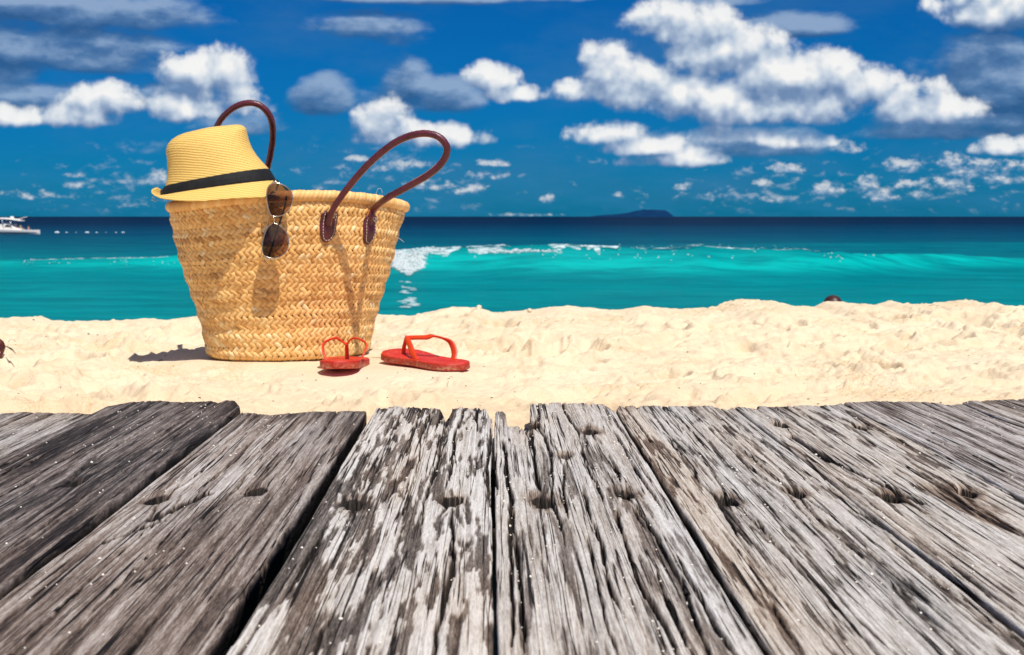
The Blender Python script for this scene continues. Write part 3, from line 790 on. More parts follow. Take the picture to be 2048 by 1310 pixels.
    if kind == 'light2':                                                   # big dark knot scar
        kx_, ky_ = (1925 - 987) / (1010 - 433) * HD, HD * FPX / (1010 - 433)
        d = np.hypot((X - kx_ + .05 * (Y - ky_)) / .017, (Y - ky_) / .10) + 1.3 * (pm2 - .5)
        sc = 1 - sst(.6, 1.2, d); tone = tone - .30 * sc * (.5 + fine); brown = brown + .7 * sc; h -= .002 * sc
    # rounded sides and ends
    e = np.minimum(X - (x0 + wl), (x1 + wr) - X); r_ = .0028
    q = np.clip(1 - e / r_, 0, 1); h -= r_ * (1 - np.sqrt(1 - q * q * .98))
    q = np.clip(1 - endd / .009, 0, 1); h -= .007 * (1 - np.sqrt(1 - q * q * .97))
    # notches in the end raise extra side walls: sink columns that lie next to a much longer neighbour
    Z = h + zoff
    nrow = Y.shape[0]
    # skirts: sides and end
    def pad(A, l1, l2, r1, r2): return np.concatenate([l2, l1, A, r1, r2], 1)
    jit = .002 * (vn(Y[:, :1] / .02, Y[:, :1] * 0, seed + 50) - .5)
    Xp = pad(X, X[:, :1] + .0015 + jit, X[:, :1] + .010, X[:, -1:] - .0015 + jit, X[:, -1:] - .010)
    Yp = pad(Y, Y[:, :1], Y[:, :1], Y[:, -1:], Y[:, -1:])
    Zp = pad(Z, 0 * Z[:, :1] - .010, 0 * Z[:, :1] - .042, 0 * Z[:, :1] - .010, 0 * Z[:, :1] - .042)
    def padc(A, dk=0.38): return pad(A, A[:, :1] - dk, A[:, :1] - dk, A[:, -1:] - dk, A[:, -1:] - dk) if dk == 0 else pad(A, A[:, :1] * .35, A[:, :1] * .10, A[:, -1:] * .35, A[:, -1:] * .10)  # side faces darkened: shade between planks painted into the tone
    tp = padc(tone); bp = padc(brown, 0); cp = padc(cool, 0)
    def rowpad(A, f1, f2): return np.concatenate([A, f1, f2], 0)
    Xp2 = rowpad(Xp, Xp[-1:], Xp[-1:]); Yp2 = rowpad(Yp, Yp[-1:] - .001, Yp[-1:] - .004)
    Zp2 = rowpad(Zp, np.minimum(Zp[-1:], -.020), np.minimum(Zp[-1:], -.042))
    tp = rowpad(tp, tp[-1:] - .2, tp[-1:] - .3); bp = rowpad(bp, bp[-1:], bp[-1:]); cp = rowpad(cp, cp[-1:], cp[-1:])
    nr, nc = Xp2.shape
    Q = grid_quads(nr, nc)
    g = np.zeros((nr, nc), bool); g[:nrow, 2:-2] = gone
    kill = g.ravel()[Q].all(1); Q = Q[~kill]
    xm = (x0 + x1) / 2
    V = np.stack([Xp2 - xm, Yp2, Zp2], -1).reshape(-1, 3)
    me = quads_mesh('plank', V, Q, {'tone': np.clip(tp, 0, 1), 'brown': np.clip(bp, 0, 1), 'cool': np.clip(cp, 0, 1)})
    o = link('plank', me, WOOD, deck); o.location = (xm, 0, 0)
    if label: o['label'] = label
    # sand grains: mostly where the surface is low
    sel = (Y[:, 3:-3] > .8) & (endd[:, 3:-3] > .02) & (Z[:, 3:-3] > -.02)
    idxs = np.flatnonzero(sel.ravel())
    wgt = (.10 + 5 * np.maximum(g1, ck)[:, 3:-3].ravel()[idxs]) * Y[:, 3:-3].ravel()[idxs] ** .3
    nG = {'patch': 150, 'furrow': 420, 'light': 170, 'light2': 130, 'purple': 150, 'dark': 160}.get(kind, 90)
    nG = int(nG * .65); wgt /= wgt.sum()
    ch = kr.choice(idxs, nG, p=wgt)
    for c in ch:
        s = kr.uniform(.0005, .0012) * (1.5 if kr.random() < .12 else 1)
        GR_C.append((X[:, 3:-3].ravel()[c], Y[:, 3:-3].ravel()[c], Z[:, 3:-3].ravel()[c] + s * .5)); GR_S.append((s, s * kr.uniform(.8, 1.5), s * .8))

PL = [(-3.3, -2.69, 'grey', 0, 'grey plank at the far left edge of the boardwalk'),
      (-2.67, -2.03, 'grey', -.001, 'pale grey furrowed plank, outermost in view on the left'),
      (-2.015, -1.315, 'dark', .004, 'dark charcoal plank with a long black check on the left'),
      (-1.285, -.660, 'purple', .001, 'smooth brownish grey plank with two bolt holes and an open split'),
      (-.615, -.005, 'patch', 0, 'plank with silvery white patches flaking over dark wood'),
      (.006, .624, 'furrow', .001, 'deeply furrowed grey plank with a broken notch in its end'),
      (.640, 1.262, 'light', 0, 'light grey plank with a brown left edge'),
      (1.276, 1.87, 'light2', .001, 'light grey plank with a dark brown scar round two bolt holes'),
      (1.884, 2.50, 'greyd', 0, 'darker grey plank near the right edge'),
      (2.515, 3.15, 'grey', .001, 'grey plank at the far right edge of the boardwalk')]
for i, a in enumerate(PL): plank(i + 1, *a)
beam = simple_mat('dark_beam', (.05, .04, .035), .9, var=.3)
for yy in (.35, 1.74):
    pydata('joist', *box(0, yy, -.075, 2.0, .06, .060), beam, deck, smooth=False)
grain_mat = simple_mat('white_grains', (.82, .76, .66), .5, var=.1, scale=900)
g_o = scatter_mesh('sand_grains', GR_C, GR_S, grain_mat, 1, 9, .25)
g_o.parent = deck
tag(g_o, 'white sand grains scattered over the planks', kind='stuff')

# ================================================================== BASKET
BX, BY = -.4800, 3.07
TH = math.radians(35); RAT = .75
ZT = [0, .004, .012, .03, .066, .12, .228, .303, .335, .35]
AT = [.160, .172, .180, .1845, .190, .205, .238, .255, .262, .264]
ph_tab = np.linspace(0, 2 * math.pi, 2001)
seg = np.hypot(np.diff(np.cos(ph_tab)), RAT * np.diff(np.sin(ph_tab))); arc = np.concatenate([[0], np.cumsum(seg)])
PERIM = arc[-1]                                      # for a = 1
def phi_of(u): return np.interp(np.mod(u, 1.0) * PERIM, arc, ph_tab)
def zrim(ph): return .350 - .019 * np.cos(ph) ** 2 - .004 * np.cos(2 * ph + 1.0)
def surf(u, t, off=0.0):
    """point on the woven wall; u around 0..1, t height 0..1, off outward"""
    u = np.asarray(u, float); t = np.asarray(t, float); ph = phi_of(u)
    zr = zrim(ph); z = t * zr
    a = np.interp(t * .350, ZT, AT) + .0016 * np.sin(t * .350 * 2 * math.pi / .0425 + .5 * np.sin(ph * 2)) \
        + .0030 * np.sin(3 * ph + 9 * t) * t + .0015 * np.sin(7 * ph - 14 * t) * t
    c, s = np.cos(ph), np.sin(ph)
    nx, ny = RAT * c, s; nl = np.hypot(nx, ny); nx = nx / nl; ny = ny / nl
    x = a * c + nx * off; y = a * RAT * s + ny * off
    return np.stack([BX + x * math.cos(TH) - y * math.sin(TH), BY + x * math.sin(TH) + y * math.cos(TH), z + 0 * x], -1)
def u_at_px(px, t):
    us = np.linspace(0, 1, 4001); p = surf(us, np.full_like(us, t)); x = 1024 + p[:, 0] / p[:, 1] * FPX
    ok = p[:, 1] < BY + .03
    i = np.argmin(np.abs(x - px) + (~ok) * 1e4); return us[i], p[i]
basket = empty('basket', (BX, BY, 0))
tag(basket, 'large straw market basket with dark leather handles standing on the sand', 'basket')
def to_local(V): return [Vector(v) - Vector((BX, BY, 0)) for v in V]

def straw_mat(name, dark=1.0):
    m, nt, p = new_mat(name)
    oc = nt.obj(); tint = nt.attr('tint').outputs['Fac']
    c = nt.ramp(tint, [(0, (.52, .25, .07)), (.3, (.74, .395, .125)), (.6, (.86, .51, .18)), (.85, (.92, .60, .25)), (1, (.94, .72, .38))])
    st = nt.noise(nt.mapping(oc, (1, 1, 1)), 900, 3, .7)
    c = nt.mix(nt.maprange(st, .5, .8, 0, .35), c, (.45, .25, .08))
    bl = nt.noise(oc, 22, 4, .6)
    c = nt.mix(nt.maprange(bl, .55, .8, 0, .4), c, (.62, .36, .13))
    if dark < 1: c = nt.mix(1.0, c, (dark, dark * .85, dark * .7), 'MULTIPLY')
    nt.put(p.inputs['Base Color'], c)
    p.inputs['Roughness'].default_value = .50; p.inputs['Specular IOR Level'].default_value = .35
    nt.put(p.inputs['Normal'], nt.bump(nt.noise(oc, 700, 3), .25, .0006))
    return m
STRAW = straw_mat('straw'); STRAW_IN = straw_mat('straw_inner', .42)  # inner straw is darker: shade in the weave gaps put into its colour

# woven wall behind the strands (inside and out) with a floor
uu = np.linspace(0, 1, 161)[:-1]; tt = np.linspace(0.0, .965, 26)
U, T = np.meshgrid(uu, tt)
outer = surf(U, T, -.0016).reshape(-1, 3); inner = surf(U, T, -.006).reshape(-1, 3)
q1 = grid_quads(26, 160, True); q2 = grid_quads(26, 160, True, off=len(outer))[:, ::-1]
top = np.array([[25 * 160 + i, 25 * 160 + (i + 1) % 160, len(outer) + 25 * 160 + (i + 1) % 160, len(outer) + 25 * 160 + i] for i in range(160)])
V = np.concatenate([outer, inner]) - np.array([BX, BY, 0])
F = [tuple(q) for q in np.concatenate([q1, q2, top])]
F.append(tuple(range(160))[::-1]); F.append(tuple(len(outer) + i for i in range(160)))
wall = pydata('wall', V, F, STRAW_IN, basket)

def strand_geom(u0, t0, sgn, tw, L, Wd, per, H, rr):
    """one flat straw strand, arched across its width, one end tucked under its neighbour"""
    ns, nw = 4, 5
    V = []
    ang = math.radians(39 + rr.normal() * 2.2)
    dx, dz = math.cos(ang), -sgn * math.sin(ang)          # along, sgn +1 falls to the right
    nx_, nz_ = -dz, dx
    lift = rr.normal() * .00025
    Lr = L * rr.uniform(.97, 1.05); Wr = Wd * rr.uniform(.92, 1.03)
    S = []; Tt = []; O = []
    for i in range(ns):
        a = i / (ns - 1) - .5
        for j in range(nw):
            b = (-.5, -.44, 0, .44, .5)[j]
            wj = b * Wr * (1 - .10 * abs(2 * a) ** 3)
            s = a * Lr * dx + wj * nx_; z = a * Lr * dz + wj * nz_
            o = .0011 + .0003 * (1 - (2 * b) ** 2) + .0006 * (1 - (2 * a) ** 2) + lift - .0012 * (a if sgn > 0 else -a) - (.0014 if abs(b) > .49 else 0) + tw * b * .0009
            S.append(u0 + s / per); Tt.append(t0 + z / H); O.append(o)
    return S, Tt, O
NSV = 20
SQ = grid_quads(4, 5)
def build_strands():
    rr = np.random.default_rng(3)
    rows = []; t = .018; k = 0; Hh = .345; dr = .0094
    while t < .955:
        rows.append((t, k)); t += dr / Hh * (1 + .05 * rr.normal()); k += 1
    US = []; TS = []; OS = []; tint = []
    for t0, k in rows:
        a = np.interp(t0 * .350, ZT, AT); per = a * PERIM
        n = int(round(per / .0129)); sgn = 1 if k % 2 else -1
        band = rr.normal() * .10
        for i in range(n):
            u0 = (i + (.25 if k % 4 >= 2 else .0) + .10 * k + rr.normal() * .03) / n
            S, Tt, O = strand_geom(u0, t0 + .0009 * rr.normal(), sgn, rr.normal() * .6, 0.0182, .0097, per, Hh, rr)
            US += S; TS += Tt; OS += O
            tint.append(np.clip(.55 + band + .19 * rr.normal(), 0, 1))
    Pn = surf(np.array(US), np.array(TS), np.array(OS)).reshape(-1, NSV, 3)
    tint = np.array(tint); n = len(Pn)
    c = Pn.mean(1); nrm = np.cross(Pn[:, -1] - Pn[:, 0], Pn[:, 4] - Pn[:, 15]); nrm /= np.linalg.norm(nrm, axis=1)[:, None]
    outw = c - np.array([BX, BY, 0]); outw[:, 2] = 0
    nrm *= np.sign((nrm * outw).sum(1))[:, None]
    view = np.array([0, 0, CAMZ]) - c; dist = np.linalg.norm(view, axis=1); score = (nrm * view).sum(1) / dist ** 3
    # leave the strands the hat, glasses and flip-flops cover to the joined part
    px = 1024 + c[:, 0] / c[:, 1] * FPX; py = 433 - (c[:, 2] - CAMZ) / c[:, 1] * FPX
    hid = ((px > 520) & (px < 590) & (py < 520)) | ((px > 630) & (py > 670)) | ((px > 630) & (px < 760) & (py > 410) & (py < 490))
    score = np.where(hid, -1, score)
    big = np.argsort(-score)[:300]; isbig = np.zeros(n, bool); isbig[big] = True
    for i in big:
        cc = c[i]
        me = quads_mesh('straw_strand', Pn[i] - cc, SQ, {'tint': np.full(NSV, tint[i])})
        o = link('straw_strand', me, STRAW, basket, smooth=False); o.location = Vector(cc) - Vector((BX, BY, 0))
    rest = Pn[~isbig]; m = len(rest)
    Q = (SQ[None] + (np.arange(m) * NSV)[:, None, None]).reshape(-1, 4)
    me = quads_mesh('straw_weave', rest.reshape(-1, 3) - np.array([BX, BY, 0]), Q, {'tint': np.repeat(tint[~isbig], NSV)})
    o = link('straw_weave', me, STRAW, basket, smooth=False); tag(o, kind='stuff')
build_strands()

def build_rim():
    rr = np.random.default_rng(8); NW = 152; ns, na = 5, 14
    for k in range(NW):
        uc = k / NW; V = []; Ra = .0112 * rr.uniform(.93, 1.05); sk = .006 + rr.normal() * .0008
        half = .56 / NW * rr.uniform(.95, 1.08)
        for i in range(ns):
            a = i / (ns - 1) * 2 - 1
            for j in range(na):
                th = 2 * math.pi * j / na
                r = Ra * (1 - .12 * a * a)
                u = uc + a * half + sk * math.sin(th) * .55
                p = surf(np.array(u), np.array(.972), -.0020 + r * math.cos(th))
                V.append((p[0] - BX, p[1] - BY, p[2] + r * 1.05 * math.sin(th)))
        V = np.array(V); me = quads_mesh('rim_wrap', V - V.mean(0), grid_quads(ns, na, True), {'tint': np.full(len(V), np.clip(.6 + .17 * rr.normal(), 0, 1))})
        o = link('rim_wrap', me, STRAW, basket); o.location = V.mean(0)
build_rim()

# leather handles
def leather():
    m, nt, p = new_mat('maroon_leather')
    oc = nt.obj(); n = nt.noise(oc, 45, 4, .6)
    nt.put(p.inputs['Base Color'], nt.ramp(n, [(.3, (.070, .010, .018)), (.7, (.135, .022, .036))]))
    p.inputs['Roughness'].default_value = .38; p.inputs['Specular IOR Level'].default_value = .5
    nt.put(p.inputs['Normal'], nt.bump(nt.noise(oc, 380, 4, .6), .35, .0012))
    return m
LEATH = leather()
EDGEM = simple_mat('raw_leather_edge', (.42, .16, .05), .7)
THREAD = simple_mat('cream_thread', (.78, .70, .55), .7)
def local(p): return Vector(p) - Vector((BX, BY, 0))
def handle(pts, seamside):
    path = [local(p) for p in catmull(pts, 9)]
    hv = tube(path, lambda t: .0062 + .0009 * math.sin(math.pi * t), 14, ridge=lambda i, th: .035 * math.sin(i * 2.6 + th) + .02 * math.sin(i * 1.1 - 2 * th))
    o = pydata('handle', *hv, LEATH, basket)
    off = []
    for i, p in enumerate(path):
        t = (path[min(i + 1, len(path) - 1)] - path[max(i - 1, 0)]).normalized()
        off.append(p + t.cross(Vector((0, -1, 0))).normalized() * .0061 * seamside + Vector((0, -.0022, 0)))
    pydata('seam', *tube(off, .0011, 6), EDGEM, o)
    return o
u1, s1 = u_at_px(655, .80); u2, s2 = u_at_px(737, .80)
f1 = surf(np.array(u1), np.array(.84), .004); f2 = surf(np.array(u2), np.array(.835), .004)
y1, y2 = f1[1], f2[1]
handle([P3(656, 450, y1 - .004), P3(660, 432, y1 - .010), P3(672, 408, y1 - .020), P3(700, 370, y1 - .036), P3(740, 325, y1 - .058), P3(790, 285, y1 - .082), P3(835, 268, y1 - .10),
        P3(872, 271, y1 - .11), P3(893, 292, y1 - .11), P3(889, 318, y1 - .10), P3(862, 346, y1 - .085), P3(815, 374, y1 - .055), P3(775, 396, y1 - .025), P3(750, 416, y2 - .014), P3(741, 434, y2 - .008), P3(738, 448, y2 - .003)], 1)
ub1, sb1 = u1 + .5, None
g1_ = surf(np.array(u1 + .5), np.array(.84), .004); g2_ = surf(np.array(u2 + .5), np.array(.84), .004)
def bpx(p): return 1024 + p[0] / p[1] * FPX
handle([tuple(g1_), P3(540, 400, g1_[1]), P3(533, 352, 3.24), P3(541, 310, 3.22), P3(546, 270, 3.20), P3(541, 235, 3.18), P3(522, 212, 3.17), P3(495, 206, 3.17), P3(465, 217, 3.18), P3(438, 245, 3.2),
        P3(422, 290, 3.23), P3(416, 350, g2_[1]), tuple(g2_)], -1)
def patch(u0, tc_, name_label=None):
    H = .0615; Wt = .0375
    nr, nc = 22, 15; V = []
    def half_w(v):     # v 0 bottom .. 1 top
        return Wt / 2 * min(1, (1 - max(0, (.62 - v) / .62) ** 2.3 * .98) ** .5) * (1 - .35 * max(0, (v - .86) / .14) ** 2)
    vv = np.linspace(0, 1, nr); ww = np.linspace(-1, 1, nc)
    per = np.interp(tc_ * .35, ZT, AT) * PERIM
    def pt(v, w, off):
        hw = half_w(v); return surf(np.array(u0 + (w * hw + (v - .5) * .004) / per), np.array(tc_ + (v - .5) * H / .345), off)
    for layer, off in ((0, .0056), (1, .0010)):
        for v in vv:
            for w in ww:
                dome = .0016 * (1 - w * w) * math.sin(math.pi * min(1, max(0, v))) if layer == 0 else 0
                V.append(pt(v, w * (1.0 if layer == 0 else 1.02), off + dome - (.0012 * abs(w) ** 8 if layer == 0 else 0)))
    V = np.array(V) - np.array([BX, BY, 0])
    F = [tuple(q) for q in grid_quads(nr, nc)]; o2 = nr * nc
    F += [tuple(q[::-1]) for q in grid_quads(nr, nc, off=o2)]
    ring = [i for i in range(nc)] + [r * nc + nc - 1 for r in range(1, nr)] + [(nr - 1) * nc + c for c in range(nc - 2, -1, -1)] + [r * nc for r in range(nr - 2, 0, -1)]
    for a, b in zip(ring, ring[1:] + ring[:1]): F.append((b, a, a + o2, b + o2))
    o = pydata('leather_patch', V, F, LEATH, basket)
    # stitches
    path = []
    for v in np.linspace(.93, .09, 34): path.append((v, -.70))
    path.append((.055, 0.0))
    for v in np.linspace(.09, .93, 34): path.append((v, .70))
    pts = [Vector(pt(v, w if v > .2 else w * (v / .2) ** .25, .0072)) for v, w in path]
    pts += [Vector(pt(.93, w, .0074)) for w in np.linspace(.6, -.6, 8)]
    segs = []
    acc = 0; i = 0; L = .0046; G = .0018
    d = [0]
    for a, b in zip(pts, pts[1:]): d.append(d[-1] + (b - a).length)
    pos = 0
    def at(s):
        k = max(0, min(len(pts) - 2, int(np.searchsorted(d, s)) - 1)); f = (s - d[k]) / max(1e-9, d[k + 1] - d[k]); return pts[k].lerp(pts[k + 1], f)
    while pos + L < d[-1]:
        segs.append(tube([local(at(pos)), local(at(pos + L * .5)) + Vector((.0001, -.0004, 0)), local(at(pos + L))], .00052, 5)); pos += L + G
    tri = [pt(.92, -.05, .0078), pt(.92, .55, .0078), pt(.80, .42, .0078), pt(.92, -.05, .0078)]
    segs.append(tube([local(x) for x in tri], .0005, 5))
    pydata('stitching', *merge(segs), THREAD, o)
patch(u1, .790); patch(u2, .785); patch(u1 + .5, .79); patch(u2 + .5, .79)
fib = []
def fibre(pts, r=.00035): fib.append(tube([local(p) for p in catmull(pts, 5)], r, 5))
fibre([P3(789, 472, 3.06), P3(800, 478, 3.05), P3(808, 484, 3.05)])
fibre([P3(742, 654, 3.06), P3(757, 664, 3.03), P3(771, 673, 3.0)])
fibre([P3(752, 388, 3.0), P3(756, 378, 3.0), P3(762, 378, 3.0), P3(765, 386, 3.0)], .0003)
fibre([P3(357, 432, 3.03), P3(352, 437, 3.02), P3(356, 447, 3.02)])
fibre([P3(372, 520, 3.02), P3(368, 518, 3.02), P3(364, 515, 3.02)], .0003)
fibre([P3(683, 626, 2.9), P3(692, 622, 2.89), P3(698, 628, 2.89)], .0003)
pydata('loose_fibre', *merge(fib), THREAD, basket)

# ================================================================== HAT
def build_hat():
    D = 2.925
    hat = empty('straw_hat', P3(437, 378, D))
    tag(hat, 'yellow straw trilby hat with a black band resting on the basket rim', 'hat')
    org = P3(437, 378, D)
    rows = [((325, 393), (549, 361), .092), ((333, 375), (535, 337), .086), ((337, 358), (524, 325), .083), ((338, 338), (512, 311), .081), ((336, 318), (502, 296), .079),
            ((333.5, 303), (496, 282), .077), ((336, 291), (492, 267), .073), ((343, 281), (490, 257), .067), ((355, 272), (484, 251), .058), ((372, 264), (474, 249), .046), ((395, 260), (458, 251), .030), ((415, 263), (440, 256), .010)]
    na = 96
    def ringpt(L, R, dep, th, v):
        l = P3(*L, D); r = P3(*R, D); c = (l + r) / 2; ax = (r - l) / 2
        cs, sn = math.cos(th), math.sin(th); e = .88
        x = math.copysign(abs(cs) ** e, cs); y = math.copysign(abs(sn) ** e, sn)
        pinch = 1 - .42 * sst(.30, 1.0, v) * sst(-.15, .85, x) * (1 - .6 * sst(.75, 1, x))
        p = c + ax * x + Vector((0, -dep * y * pinch, 0))
        p.y += .012 * v
        return p - org
    n0 = len(rows)
    # smooth interpolation between rows
    tt = np.linspace(0, n0 - 1, 60); R = []
    LL = np.array([r[0] for r in rows], float); RR = np.array([r[1] for r in rows], float); DD = np.array([r[2] for r in rows])
    for t in tt:
        f = lambda A: np.interp(t, np.arange(n0), A)
        R.append(((f(LL[:, 0]), f(LL[:, 1])), (f(RR[:, 0]), f(RR[:, 1])), f(DD), t / (n0 - 1)))
    V = []
    for L, Rr, dp, v in R:
        for k in range(na): V.append(ringpt(L, Rr, dp, 2 * math.pi * k / na, v))
    F = [tuple(q) for q in grid_quads(60, na, True)]
    V = [Vector((p.x, p.y, p.z + .0012 * math.sin(p.x * 55 + 1) + .0012 * math.sin(p.y * 70))) for p in V]
    F.append(tuple(59 * na + k for k in range(na)))
    m, nt, p = new_mat('paper_straw')
    oc = nt.obj()
    mp = nt.mapping(oc, (1, 1, 1), rot=(0, math.radians(-7), 0))
    s = nt.node('ShaderNodeSeparateXYZ'); nt.put(s.inputs[0], mp)
    wob = nt.math('MULTIPLY', nt.math('SUBTRACT', nt.noise(oc, 18, 2), .5), .006)
    zc = nt.math('ADD', nt.math('ADD', s.outputs[2], wob), nt.math('MULTIPLY', s.outputs[1], .15))
    rib = nt.math('SINE', nt.math('MULTIPLY', zc, 2 * math.pi / .0052))
    xc = nt.math('ADD', s.outputs[0], nt.math('MULTIPLY', zc, .7))
    cross = nt.math('SINE', nt.math('MULTIPLY', xc, 2 * math.pi / .0024))
    yc = nt.math('SINE', nt.math('MULTIPLY', s.outputs[1], 2 * math.pi / .0024))
    ht = nt.math('ADD', nt.math('MULTIPLY', rib, .6), nt.math('MULTIPLY', nt.math('MULTIPLY', cross, yc), .35))
    ht = nt.math('ADD', ht, nt.math('MULTIPLY', nt.noise(oc, 700, 2), .5))
    c = nt.ramp(nt.maprange(ht, -.8, 1.1), [(0, (.50, .29, .05)), (.35, (.74, .46, .11)), (.8, (.87, .59, .18))])
    nt.put(p.inputs['Base Color'], c); p.inputs['Roughness'].default_value = .6; p.inputs['Specular IOR Level'].default_value = .3
    nt.put(p.inputs['Normal'], nt.bump(ht, .55, .0011))
    pydata('crown', V, F, m, hat)
    # brim
    nr = 12; V = []
    def brimpt(th, q, lay):
        base = ringpt(*R[0], th) if False else ringpt((325, 393), (549, 361), .092, th, 0)
        cs, sn = math.cos(th), math.sin(th)       # sn>0 is towards the camera
        out = Vector((cs, -sn * .9, 0)).normalized()
        left = max(0, -cs); right = max(0, cs); front = max(0, sn); back = max(0, -sn)
        ext = .011 * left ** 2 + .020 * right ** 2 + .034 * front ** 1.2 + .034 * back ** 1.2
        ext = min(ext, .036)
        drop = .026 * front * (1 - .6 * left) + .024 * right ** 2 - .009 * left ** 4 + .004 * back
        p_ = base + out * ext * q + Vector((0, 0, -drop * q ** 1.4))
        p_.z += (.010 * left ** 3) * q ** 3
        return p_ + Vector((0, 0, -.0016 * lay))
    for lay in (0, 1):
        for i in range(nr):
            for k in range(na): V.append(brimpt(2 * math.pi * k / na, i / (nr - 1), lay))
    F = [tuple(q) for q in grid_quads(nr, na, True)] + [tuple(q[::-1]) for q in grid_quads(nr, na, True, off=nr * na)]
    o2 = nr * na
    for k in range(na):
        a = (nr - 1) * na + k; b = (nr - 1) * na + (k + 1) % na; F.append((a, b, b + o2, a + o2))
    pydata('brim', V, F, m, hat)
    # band
    V = []; nb = 10
    m2, nt, p = new_mat('black_grosgrain')
    oc = nt.obj()
    nt.put(p.inputs['Base Color'], nt.ramp(nt.noise(oc, 90, 3), [(.3, (.006, .006, .007)), (.7, (.013, .013, .014))]))
    p.inputs['Roughness'].default_value = .75; p.inputs['Specular IOR Level'].default_value = .3
    nt.put(p.inputs['Normal'], nt.bump(nt.noise(nt.mapping(oc, (60, 60, 900)), 1, 3), .3, .0006))
    for i in range(nb):
        v = i / (nb - 1)
        L = (325 + 7 * v, 393.5 - 19 * v); Rr = (549.5 - 14 * v, 361.5 - 24 * v)
        bulge = 1 + .016 + .006 * math.sin(math.pi * v) - (.012 if i in (0, nb - 1) else 0)
        lc = ((L[0] + Rr[0]) / 2, (L[1] + Rr[1]) / 2)
        L = (lc[0] + (L[0] - lc[0]) * bulge, lc[1] + (L[1] - lc[1]) * bulge); Rr = (lc[0] + (Rr[0] - lc[0]) * bulge, lc[1] + (Rr[1] - lc[1]) * bulge)
        for k in range(na): V.append(ringpt(L, Rr, (.092 - .006 * v) * bulge + .0006 * (1 if i == 5 else 0), 2 * math.pi * k / na, 0))
    pydata('band', V, [tuple(q) for q in grid_quads(nb, na, True)], m2, hat)
    bits = []
    for a, b, c_ in (((309, 397), (306, 394), (304, 396)), ((312, 399), (307, 399), (303, 401)), ((315, 400), (310, 403), (306, 402))):
        bits.append(tube([P3(*a, 2.925) - org, P3(*b, 2.92) - org, P3(*c_, 2.92) - org], .0004, 5))
    pydata('frayed_straw', *merge(bits), m, hat)
build_hat()

